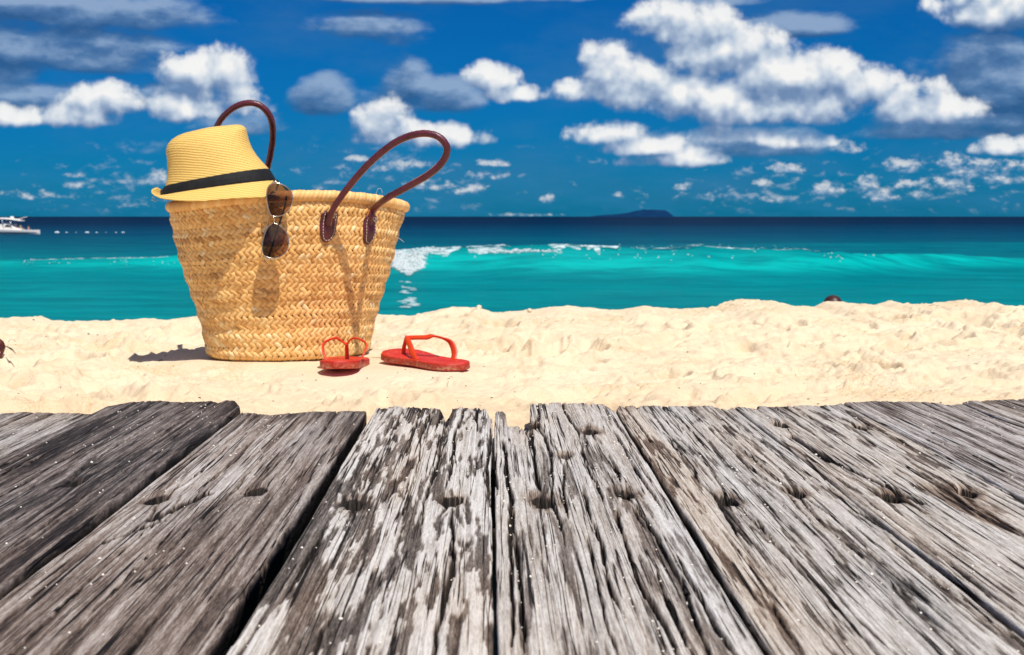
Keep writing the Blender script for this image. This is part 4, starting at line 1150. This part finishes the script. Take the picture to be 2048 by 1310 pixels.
# ================================================================== SUNGLASSES
def build_glasses():
    ug, sg = u_at_px(555, .96); D0 = sg[1] - .022
    org = P3(552, 366, D0)
    gl = empty('sunglasses', org); tag(gl, 'metal rimmed aviator sunglasses hanging down from the basket rim', 'sunglasses')
    chrome = simple_mat('polished_metal', (.58, .52, .43), .2, 1.0, var=.03)
    plastic = simple_mat('black_plastic', (.02, .02, .022), .3)
    m, nt, p = new_mat('tinted_lens')
    nodes = m.node_tree.nodes; outn = nodes['Material Output']
    tr = nt.node('ShaderNodeBsdfTransparent')
    s = nt.node('ShaderNodeSeparateXYZ'); nt.put(s.inputs[0], nt.obj())
    nt.put(tr.inputs[0], nt.ramp(nt.maprange(s.outputs[0], -.030, .036), [(0, (.035, .022, .016)), (1, (.42, .25, .14))]))
    glos = nt.node('ShaderNodeBsdfGlossy'); glos.inputs['Roughness'].default_value = .03; glos.inputs['Color'].default_value = (.75, .66, .56, 1)
    fr = nt.node('ShaderNodeFresnel'); fr.inputs[0].default_value = 1.5
    mx = nt.node('ShaderNodeMixShader'); nt.put(mx.inputs[0], nt.math('ADD', fr.outputs[0], .03))
    nt.l.new(tr.outputs[0], mx.inputs[1]); nt.l.new(glos.outputs[0], mx.inputs[2]); nt.l.new(mx.outputs[0], outn.inputs[0])
    l1 = [(545, 367), (537, 373), (533.5, 384), (533.5, 398), (536, 413), (539.5, 425), (544, 431), (552, 432.5), (563, 431), (574, 424), (581, 413), (585, 400), (583.5, 386), (575, 375), (564, 369), (555, 366.5)]
    l2 = [(545, 447), (536, 454), (529, 469), (525, 485), (524.5, 500), (529, 511), (541, 516), (555, 515), (567, 509), (574.5, 499), (577.5, 485), (575.5, 471), (568.5, 459), (559, 451), (551, 447.5)]
    def lens(pts, tilt):
        c0 = (sum(a for a, b in pts) / len(pts), sum(b for a, b in pts) / len(pts))
        def d_at(px, py):
            q = ((px - c0[0]) / 27) ** 2 + ((py - c0[1]) / 34) ** 2
            return D0 + tilt(px, py) - .0025 * (1 - q)
        ring = []
        P = pts + pts[:1]
        pp = [Vector((a, b, 0)) for a, b in pts]; n = len(pp)
        for i in range(n):
            p0, p1, p2, p3 = pp[i - 1], pp[i], pp[(i + 1) % n], pp[(i + 2) % n]
            for k in range(4):
                t = k / 4
                ring.append(.5 * ((2 * p1) + (p2 - p0) * t + (2 * p0 - 5 * p1 + 4 * p2 - p3) * t * t + (3 * p1 - p0 - 3 * p2 + p3) * t ** 3))
        frame = [P3(q.x, q.y, d_at(q.x, q.y)) - org for q in ring]
        V = []; nr = 8; m_ = len(ring)
        for i in range(nr):
            f = 1 - i / nr
            for q in ring:
                x = c0[0] + (q.x - c0[0]) * f; y = c0[1] + (q.y - c0[1]) * f; V.append(P3(x, y, d_at(x, y)) - org)
        F = [tuple(q) for q in grid_quads(nr, m_, True)]; V.append(P3(*c0, d_at(*c0)) - org)
        for k in range(m_): F.append(((nr - 1) * m_ + k, (nr - 1) * m_ + (k + 1) % m_, nr * m_))
        o = pydata('lens', V, F, m, gl)
        pydata('lens_rim', *tube(frame, .00105, 8, closed=True), chrome, gl)
    lens(l1, lambda x, y: .00018 * (x - 560) + .00002 * (y - 400))
    lens(l2, lambda x, y: .0045 + .00015 * (x - 550) - .00004 * (y - 480))
    Q = lambda x, y, d: P3(x, y, D0 + d) - org
    pydata('bridge', *tube(catmull([Q(547, 431, .000), Q(548.5, 436, -.003), Q(548.5, 442, -.001), Q(547, 447, .004)], 5), .0011, 8), chrome, gl)
    pydata('brow_bar', *tube(catmull([Q(534, 384, -.001), Q(533.5, 400, -.002), Q(536.5, 425, -.002), Q(535.5, 440, 0), Q(531, 458, .002), Q(526.5, 478, .003)], 5), .0009, 8), chrome, gl)
    pydata('nose_pad', *tube(catmull([Q(556, 432, .001), Q(560, 435, .008), Q(561, 437, .010)], 4), .0022, 8), plastic, gl)
    pydata('nose_pad', *tube(catmull([Q(556, 449, .005), Q(560, 446, .012), Q(561, 444, .014)], 4), .0022, 8), plastic, gl)
    V, F = merge([tube(catmull([Q(545, 366, 0), Q(549, 363.5, .001), Q(555, 363.5, .003)], 3), .0016, 8)])
    pydata('hinge', V, F, chrome, gl)
    V, F = merge([tube(catmull([Q(529, 512, .003), Q(534, 517, .004), Q(541, 518.5, .006)], 3), .0021, 8)])
    pydata('hinge', V, F, chrome, gl)
    pydata('temple', *tube(catmull([Q(548, 363, .003), Q(555, 362, .018), Q(556, 364, .050), Q(556, 372, .085), Q(556, 400, .11)], 6), .0017, 8, section=(1, 1.8)), plastic, gl)
    pydata('temple', *tube(catmull([Q(533, 516, .006), Q(538, 512, .011), Q(545, 490, .012), Q(556, 455, .013), Q(566, 425, .010), Q(571, 405, .009), Q(573, 392, .008)], 6), .0014, 8, section=(1.8, 1)), plastic, gl)
build_glasses()

# ================================================================== FLIP-FLOPS
def rubber(name, col, var=.1):
    m, nt, p = new_mat(name); oc = nt.obj()
    c = nt.ramp(nt.noise(oc, 40, 3), [(.3, tuple(x * (1 - var) for x in col)), (.7, tuple(x * (1 + var) for x in col))])
    return m, nt, p, oc, c
mS, nt, p, oc, c = rubber('red_rubber', (.58, .020, .004))
s_ = nt.node('ShaderNodeSeparateXYZ'); nt.put(s_.inputs[0], oc)
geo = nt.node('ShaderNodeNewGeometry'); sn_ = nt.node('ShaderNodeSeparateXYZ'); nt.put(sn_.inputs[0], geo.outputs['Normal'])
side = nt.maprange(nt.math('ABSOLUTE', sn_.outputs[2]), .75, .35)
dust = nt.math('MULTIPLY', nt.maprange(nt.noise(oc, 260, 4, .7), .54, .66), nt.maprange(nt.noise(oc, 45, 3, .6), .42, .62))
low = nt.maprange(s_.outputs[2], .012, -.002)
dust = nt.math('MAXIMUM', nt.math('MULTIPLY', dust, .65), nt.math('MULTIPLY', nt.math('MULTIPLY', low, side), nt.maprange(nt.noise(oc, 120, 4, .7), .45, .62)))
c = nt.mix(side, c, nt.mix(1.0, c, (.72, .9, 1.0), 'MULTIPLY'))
c = nt.mix(dust, c, (.58, .42, .25))
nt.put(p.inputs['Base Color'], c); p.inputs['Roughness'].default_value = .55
nt.put(p.inputs['Normal'], nt.bump(nt.noise(oc, 900, 2), .3, .0006))
mO, nt, p, oc, c = rubber('orange_rubber', (.70, .046, .008), .04)
nt.put(p.inputs['Base Color'], c); p.inputs['Roughness'].default_value = .4

def flipflop(loc, yaw, pitch, roll, L, label, mirror=1, width=.100, jz=.030, bulge=(1, 1), anch=(.40, .40), sw=.0070, T=.0160):
    ff = empty('flip_flop', loc, (pitch, roll, yaw)); tag(ff, label, 'flip-flop', 'pair of red flip-flops')
    # sole: outline in local frame, heel at y=0, toe at y=L
    yv = np.linspace(0, 1, 49)
    def hw(t):  # half widths left, right
        w = np.interp(t, [0, .03, .08, .18, .35, .50, .65, .78, .88, .95, .985, 1], [.0, .46, .68, .80, .74, .74, .92, 1.0, .94, .68, .40, 0]) * width / 2
        return w
    sh = lambda t: .006 * math.sin(math.pi * t * 1.1) * mirror
    out = []
    tt = [0, .008, .02, .04, .07, .11, .16, .22, .3, .38, .46, .54, .62, .70, .77, .83, .88, .92, .95, .975, .99, 1]
    right = [(hw(t) + sh(t), t * L) for t in tt]; left = [(-hw(t) + sh(t), t * L) for t in tt[-2:0:-1]]
    ring = right + left; n = len(ring); V = []
    cx, cy = 0, L * .5
    def lay(scale_in, z, up=True):
        for (x, y) in ring:
            dx, dy = x - cx, y - cy; l = math.hypot(dx, dy); f = 1 - scale_in / l
            V.append((cx + dx * f, cy + dy * f, z + .006 * max(0, y / L - .7) ** 2 * 8))
    lay(.0015, 0); lay(0, .0022); lay(.0008, T * .5); lay(.0004, T - .0022); lay(.0022, T)
    for f in (.85, .65, .45, .2): lay_r = [(cx + (x - cx) * f, cy + (y - cy) * f) for x, y in ring]; V += [(x, y, T - .0012 + .006 * max(0, y / L - .7) ** 2 * 8) for x, y in lay_r]
    nl = 9
    F = [tuple(q) for q in grid_quads(nl, n, True)]
    F.append(tuple(range(n))[::-1]); F.append(tuple((nl - 1) * n + k for k in range(n)))
    pydata('sole', V, F, mS, ff)
    # straps
    px_, py_ = .004 * mirror, .80 * L
    top = Vector((px_, py_ - .012, T + jz))
    for sgn in (-1, 1):
        ax = sgn * .84 * hw(.42) + sh(.42); ay = anch[0 if sgn < 0 else 1] * L
        pts = [Vector((ax, ay, T - .004)), Vector((ax + sgn * .010, ay + .008, T + .013)), Vector((ax + sgn * .011, ay + .026, T + .032)), Vector((ax * .72, ay + .050, T + .042)), Vector((ax * .32, ay + .075, T + .038)), top + Vector((0, 0, -.002))]
        bl = bulge[0 if sgn < 0 else 1]; a0, a1 = pts[0], pts[-1]
        if bl != 1: pts = [p_.lerp(a0.lerp(a1, (p_.y - a0.y) / (a1.y - a0.y)), 1 - bl) for p_ in pts]
        path = catmull(pts, 7); Vs = []; Fs = []
        nP = len(path)
        for i, q in enumerate(path):
            t = (path[min(i + 1, nP - 1)] - path[max(i - 1, 0)]).normalized()
            wdir = Vector((-.15 * sgn, 1, 0)); wdir = (wdir - t * wdir.dot(t)).normalized() if i > 5 else (Vector((0, 1, 0)) - t * t.y).normalized()
            nn = t.cross(wdir)
            wd = sw * (1 - .35 * i / nP); th = .0022
            for k in range(8):
                a = 2 * math.pi * (k + .5) / 8; Vs.append(q + wdir * math.cos(a) * wd + nn * math.sin(a) * th)
        for i in range(nP - 1):
            for k in range(8): Fs.append((i * 8 + k, i * 8 + (k + 1) % 8, (i + 1) * 8 + (k + 1) % 8, (i + 1) * 8 + k))
        Fs.append(tuple(range(8))[::-1]); Fs.append(tuple((nP - 1) * 8 + k for k in range(8)))
        pydata('strap', Vs, Fs, mO, ff)
    pydata('toe_post', *tube(catmull([top + Vector((0, 0, .001)), Vector((px_, py_ - .004, T + .018)), Vector((px_, py_, T + .006)), Vector((px_, py_, T - .004))], 5), lambda t: .0036 + .0012 * t, 10), mO, ff)
    return ff
p_heel = P3(671, 738, 2.715)
flipflop((p_heel.x, 2.715, p_heel.z), 0.02, math.radians(-4.6), 0, .232, 'red flip-flop with its heel towards the camera in front of the basket', 1, .0975)
# right one: heel near right, toe far left
hp = P3(930, 741, 2.745); tp_ = P3(790, 720, 2.945)
yaw = math.atan2(tp_.y - hp.y, tp_.x - hp.x) - math.pi / 2
flipflop((hp.x - .004, hp.y, .003), yaw, math.radians(1.2), math.radians(-1.5), .255, 'red flip-flop turned sideways to the right, standing clear of the basket', -1, .098, .035, (.12, .95), (.42, .27), .0085, .0135)

# ================================================================== small things on the sand
def build_debris():
    # pale pebbles on the crest
    stone = simple_mat('pale_shell', (.70, .56, .40), .7, var=.15, scale=300)
    v0, f0 = ico(3)
    for k, (px, py, r, lb) in enumerate([(958, 609.5, .0085, 'small round sand ball on the crest, left of the pair'), (1059, 614.5, .0075, 'small round sand ball on the crest, right of the pair')]):
        c = P3(px, py, YC - .02); c.z = sand_z(c.x, c.y) + r * .95; rr = np.random.default_rng(k)
        V = v0 * r * (1 + .10 * (rr.random((len(v0), 1)) - .5)); V[:, 2] *= .92
        o = pydata('pebble', V, [tuple(f) for f in f0], stone)
        o.location = c; tag(o, lb, 'pebble', 'round sand balls on the crest')
    # dark glossy seed husk with stalk at the left edge
    hm = simple_mat('dark_husk', (.075, .014, .006), .22, var=.5, scale=70, bump=.5, bscale=120, spec=.8)
    tw = simple_mat('grey_twig', (.07, .055, .045), .8)
    D = 3.02; e = empty('seed_husk', P3(-6, 716, D)); org = P3(-6, 716, D)
    tag(e, 'shiny dark brown seed husk with a thin stalk lying at the left edge', 'seed husk')
    V = v0.copy(); rr = np.random.default_rng(4)
    V = V * np.array([.019, .012, .019]) * (1 + .22 * (fbm(V[:, :1] * 2.2 + 5, V[:, 2:] * 2.2 + V[:, 1:2], 4, 3) - .5) * 2)
    V[:, 2] += .022
    pydata('husk', V, [tuple(f) for f in f0], hm, e)
    V2 = v0 * np.array([.012, .009, .013]) * (1 + .3 * (fbm(v0[:, :1] * 3 + 1, v0[:, 2:] * 3, 8, 2) - .5)); V2 += np.array([.004, -.006, .006])
    pydata('husk', V2, [tuple(f) for f in f0], hm, e)
    pydata('stalk', *tube(catmull([P3(9, 691, D - .01) - org, P3(17, 695, D - .02) - org, P3(24, 699, D - .03) - org, P3(31, 707, D - .04) - org], 4), lambda t: .0007 + .0012 * math.exp(-((t - .55) / .2) ** 2), 6), tw, e)
    pydata('tendril', *tube(catmull([P3(16, 684, D - .01) - org, P3(20, 680, D - .01) - org, P3(26, 679.5, D - .02) - org, P3(29, 680, D - .02) - org, P3(30, 683, D - .02) - org], 4), .0004, 5), tw, e)
    # specks
    r = np.random.default_rng(31); C = []; S = []
    spots = [(67, 649), (88, 653), (92, 682), (142, 674), (172, 678), (177, 671), (195, 671), (234, 663), (257, 646), (322, 724), (365, 668), (293, 669), (1490, 640), (1532, 655), (1560, 610), (115, 640), (960, 620)]
    for i in range(230):
        py = r.uniform(632, 815); spots.append((r.uniform(-20, 2070), py))
    for i, (px, py) in enumerate(spots):
        d = FPX * .3 / (py - 433) if py > 640 else 4.1
        for _ in range(3):
            x = (px - 1024) / FPX * d; z = sand_z(x, d); d = (CAMZ - z) * FPX / (py - 433)
            d = min(max(d, 2.12), 4.28)
        x = (px - 1024) / FPX * d
        if px > 400 and px < 760 and d < 3.4 and d > 2.75: continue
        s = r.uniform(.0012, .0026) if i < 17 else r.uniform(.0005, .0013)
        C.append((x, d, sand_z(x, d) + s * .4)); S.append((s * r.uniform(1, 2.4), s, s * .8))
    o = scatter_mesh('dark_specks', C, S, tw, 1, 6, .3)
    tag(o, 'tiny dark bits of plant litter scattered on the sand', 'litter', kind='stuff')
    for pts, lb in (([(893, 765), (900, 761), (908, 761), (916, 764)], 'fine curved dry stem below the right flip-flop'),
                    ([(1848, 618), (1856, 612), (1866, 608), (1876, 611)], 'fine arched dry stem below the crest on the right')):
        W_ = []
        for i, (px, py) in enumerate(pts):
            d = FPX * .3 / (py - 433); 
            for _ in range(4): d = (CAMZ - sand_z((px - 1024) / FPX * d, min(d, 4.25))) * FPX / (py - 433); d = min(d, 4.25)
            x = (px - 1024) / FPX * d; W_.append(Vector((x, d, sand_z(x, d) + (.001 if i in (0, 3) else .004))))
        o = pydata('dry_stem', *tube(catmull(W_, 5), .0005, 5), simple_mat('dry_stem', (.30, .17, .09), .8)); tag(o, lb, 'stem')
build_debris()

# ================================================================== BOAT, FLOATS
white = simple_mat('white_gelcoat', (.80, .76, .70), .35, var=.03, scale=1)
def build_boat():
    D = 203.0; S = D / FPX
    X = lambda px: (px - 1024) * S
    bt = empty('motorboat', (X(20), D, SEA)); tag(bt, 'white motorboat with a hard top cruising at the left edge of the sea', 'boat')
    ox = X(20)
    # hull: stations along x from stern (px -70) to bow (px 80)
    st = [(-70, .95, .85, 1.05), (-40, 1.15, .9, 1.0), (-10, 1.2, .85, .78), (15, 1.2, .75, .68), (40, 1.1, .62, .62), (60, .8, .45, .58), (72, .4, .25, .58), (80, .04, .02, .60)]
    V = []; n = 9
    for px, beam, wl, h in st:
        x = X(px) - ox
        prof = [(-beam, h), (-beam, h - .12), (-beam * .96, h * .5), (-wl * .9, .0), (0, -.35), (wl * .9, 0), (beam * .96, h * .5), (beam, h - .12), (beam, h)]
        for y, z in prof: V.append((x, y, z))
    F = [tuple(q) for q in grid_quads(len(st), n)]
    F.append(tuple(range(n))); 
    for i in range(len(st) - 1): F.append((i * n, (i + 1) * n, (i + 1) * n + 8, i * n + 8))
    pydata('hull', V, F, white, bt, smooth=False)
    # cabin trunk
    cs = [(-72, .2), (-50, .5), (-8, .55), (6, .85), (14, .92), (22, .78), (34, .3), (46, .10)]
    V = []
    for px, h in cs:
        x = X(px) - ox
        for y, z in ((-.7, .60), (-.66, .62 + h * .8), (-.4, .65 + h), (.4, .65 + h), (.66, .62 + h * .8), (.7, .6)): V.append((x, y, z))
    F = [tuple(q) for q in grid_quads(len(cs), 6)] + [tuple(range(6)), tuple(42 + k for k in range(6))[::-1]]
    pydata('cabin', V, F, white, bt, smooth=False)
    # hard top, posts, radar dome, aerial
    V = []
    for px, z in ((3, 2.16), (14, 2.14), (30, 2.02), (45, 1.86)):
        x = X(px) - ox
        for y, dz in ((-.95, 0), (-.9, .12), (0, .2), (.9, .12), (.95, 0), (0, -.05)): V.append((x, y, z + dz))
    F = [tuple(q) for q in grid_quads(4, 6, True)] + [tuple(range(6)), tuple(18 + k for k in range(6))]
    pydata('hard_top', V, F, white, bt, smooth=False)
    steel = simple_mat('steel', (.55, .58, .60), .3, 1.0, var=.03)
    for px in (11, 27):
        for y in (-.8, .8):
            pydata('post', *tube([Vector((X(px - 3) - ox, y, 2.1 - (px - 11) * .012)), Vector((X(px) - ox, y, .95))], .045, 8), steel, bt)
    v0, f0 = ico(2); pydata('radar_dome', v0 * np.array([.32, .32, .22]) + np.array([X(24) - ox, 0, 2.32]), [tuple(f) for f in f0], white, bt)
    pydata('aerial', *tube([Vector((X(30) - ox, .4, 2.1)), Vector((X(52) - ox, .5, 2.45))], .035, 6), white, bt)
    dark = simple_mat('tinted_window', (.02, .03, .04), .15)
    pydata('windscreen', [(X(17) - ox, -.68, 1.36), (X(26) - ox, -.66, 1.18), (X(24.5) - ox, -.72, 1.02), (X(12) - ox, -.72, 1.02)], [(0, 1, 2, 3)], dark, bt, smooth=False)
    return bt
build_boat()

def skin_person(name, joints, bones, mat, parent=None, sub=1):
    """continuous body grown on a skeleton"""
    me = bpy.data.meshes.new(name); keys = list(joints)
    me.from_pydata([joints[k][0] for k in keys], [(keys.index(a), keys.index(b)) for a, b in bones], [])
    o = bpy.data.objects.new(name, me); COL.objects.link(o)
    sm = o.modifiers.new('skin', 'SKIN'); sd = o.modifiers.new('sub', 'SUBSURF'); sd.levels = sub; sd.render_levels = sub
    me.skin_vertices.new() if not me.skin_vertices else None
    for i, k in enumerate(keys):
        r = joints[k][1]; me.skin_vertices[0].data[i].radius = (r, r) if not isinstance(r, tuple) else r
    me.skin_vertices[0].data[keys.index('pelvis')].use_root = True
    dg = bpy.context.evaluated_depsgraph_get(); ev = o.evaluated_get(dg)
    m2 = bpy.data.meshes.new_from_object(ev); m2.name = name
    bpy.data.objects.remove(o)
    return link(name, m2, mat, parent)
def person(loc, yaw, label, skin, shirt, hairc, H=1.66, seated=False, long_hair=True, group=None):
    k = H / 1.66; e = empty('person', loc, (0, 0, yaw)); tag(e, label, 'person', group)
    if seated:
        J = {'pelvis': ((0, 0, .10), .14), 'waist': ((0, 0, .28), .115), 'chest': ((0, 0, .45), (.15, .11)), 'neck': ((0, .0, .60), .05), 'head': ((0, .02, .70), .085), 'crown': ((0, .0, .79), .075),
             'shl': ((-.18, 0, .53), .05), 'shr': ((.18, 0, .53), .05), 'ell': ((-.24, .06, .28), .038), 'elr': ((.24, .06, .28), .038), 'hal': ((-.18, .28, .20), .028), 'har': ((.18, .28, .20), .028),
             'hil': ((-.10, .02, .08), .09), 'hir': ((.10, .02, .08), .09), 'knl': ((-.12, .42, .12), .06), 'knr': ((.12, .42, .12), .06), 'anl': ((-.12, .46, -.30), .04), 'anr': ((.12, .46, -.30), .04)}
        bones = []
    else:
        J = {'pelvis': ((0, 0, .92), .14), 'waist': ((0, 0, 1.08), .11), 'chest': ((0, 0, 1.26), (.15, .10)), 'neck': ((0, 0, 1.41), .05), 'head': ((0, .015, 1.51), .082), 'crown': ((0, 0, 1.58), .075),
             'shl': ((-.18, 0, 1.35), .05), 'shr': ((.18, 0, 1.35), .05), 'ell': ((-.25, -.02, 1.08), .038), 'elr': ((.25, -.02, 1.08), .038), 'hal': ((-.27, .06, .84), .028), 'har': ((.27, .06, .84), .028),
             'hil': ((-.09, 0, .86), .09), 'hir': ((.09, 0, .86), .09), 'knl': ((-.11, .02, .48), .058), 'knr': ((.11, .02, .48), .058), 'anl': ((-.11, 0, .08), .038), 'anr': ((.11, 0, .08), .038),
             'tol': ((-.12, .15, .03), .03), 'tor': ((.12, .15, .03), .03)}
    bones = [('pelvis', 'waist'), ('waist', 'chest'), ('chest', 'neck'), ('neck', 'head'), ('head', 'crown'), ('chest', 'shl'), ('chest', 'shr'), ('shl', 'ell'), ('shr', 'elr'), ('ell', 'hal'), ('elr', 'har'),
             ('pelvis', 'hil'), ('pelvis', 'hir'), ('hil', 'knl'), ('hir', 'knr'), ('knl', 'anl'), ('knr', 'anr')]
    if not seated: bones += [('anl', 'tol'), ('anr', 'tor')]
    J = {a: (tuple(c * k for c in p), (tuple(x * k for x in r) if isinstance(r, tuple) else r * k)) for a, (p, r) in J.items()}
    skin_person('body', J, bones, skin, e)
    v0, f0 = ico(3)
    hd = Vector(J['head'][0]) + Vector((0, -.012, .035 * 1)) * k
    V = v0 * np.array([.098, .108, .098]) * k; keep = ~((v0[:, 1] > .45) & (v0[:, 2] < .45))
    V[~keep] *= .86
    V = V * (1 + .05 * (fbm(v0[:, :1] * 3 + 4, v0[:, 2:] * 3, 2, 2) - .5))
    if long_hair: V[:, 2] = np.where((v0[:, 2] < 0) & (v0[:, 1] < .3), V[:, 2] * 1.9, V[:, 2])
    V = V + np.array(hd[:]); pydata('hair', V, [tuple(f) for f in f0], hairc, e)
    ch = Vector(J['chest'][0]); wa = Vector(J['pelvis'][0])
    V = []; n = 16
    for i, (t, a, b) in enumerate(((0, .165, .145), (.3, .14, .125), (.6, .155, .13), (.9, .175, .125), (1.15, .13, .10))):
        c = wa.lerp(ch, t)
        for j in range(n): V.append((c.x + a * k * math.cos(2 * math.pi * j / n), c.y + b * k * math.sin(2 * math.pi * j / n), c.z))
    pydata('top', V, [tuple(q) for q in grid_quads(5, n, True)], shirt, e)
    return e
skinm = simple_mat('skin', (.30, .15, .09), .5, var=.06, scale=8)
hair1 = simple_mat('dark_hair', (.050, .013, .008), .45, var=.4, scale=30)
sw = simple_mat('swimwear', (.05, .05, .06), .6)
D = 15.0; top_ = P3(1666, 587.5, D)
person((top_.x, D, top_.z - 1.655), math.radians(12), 'person with dark reddish brown hair, only the head showing behind the sand crest', skinm, sw, hair1)
wt = simple_mat('white_shirt', (.75, .70, .75), .7); yl = simple_mat('cream_shirt', (.75, .66, .50), .7); pk = simple_mat('pink_shirt', (.75, .50, .55), .7)
Db = 203.0; S_ = Db / FPX
for px, ztop, sh, lb, dk in ((33, .0, wt, 'person in a white top with dark hair seated behind the boat windscreen', 0), (41.5, -.18, yl, 'person in a cream top seated beside the white-topped one on the boat', 0), (58, -.52, pk, 'person in a pink top seated on the bow of the boat', 0)):
    person(((px - 1024) * S_, Db - .25, SEA + .62 + ztop + (.35 if px < 50 else .40)), math.radians(-90), lb, skinm, sh, hair1, 1.55, True, False, 'people on the motorboat')

def build_floats():
    fm = simple_mat('float_plastic', (.62, .74, .78), .4, var=.05)
    v0, f0 = ico(2)
    spots = [(114, .42, 'first and largest white float right of the motorboat'), (133, .20, 'small white float just right of the largest one'), (174, .36, 'second large white float, mid way along the line'),
             (193, .20, 'small white float right of the second large one'), (232, .18, 'small pale float near the right end of the line'), (246, .26, 'white float at the right end of the line'), (152, .12, 'tiny pale float midway between the two large ones'), (212, .12, 'tiny pale float left of the last two')]
    d = 215.0
    for px, r, lb in spots:
        r *= .8; V = v0 * np.array([r * 1.2, r * .5, r * .5]); o = pydata('float', V, [tuple(f) for f in f0], fm)
        o.location = ((px - 1024) / FPX * d, d, SEA + .08); tag(o, lb, 'float', 'line of white floats on the water')
build_floats()
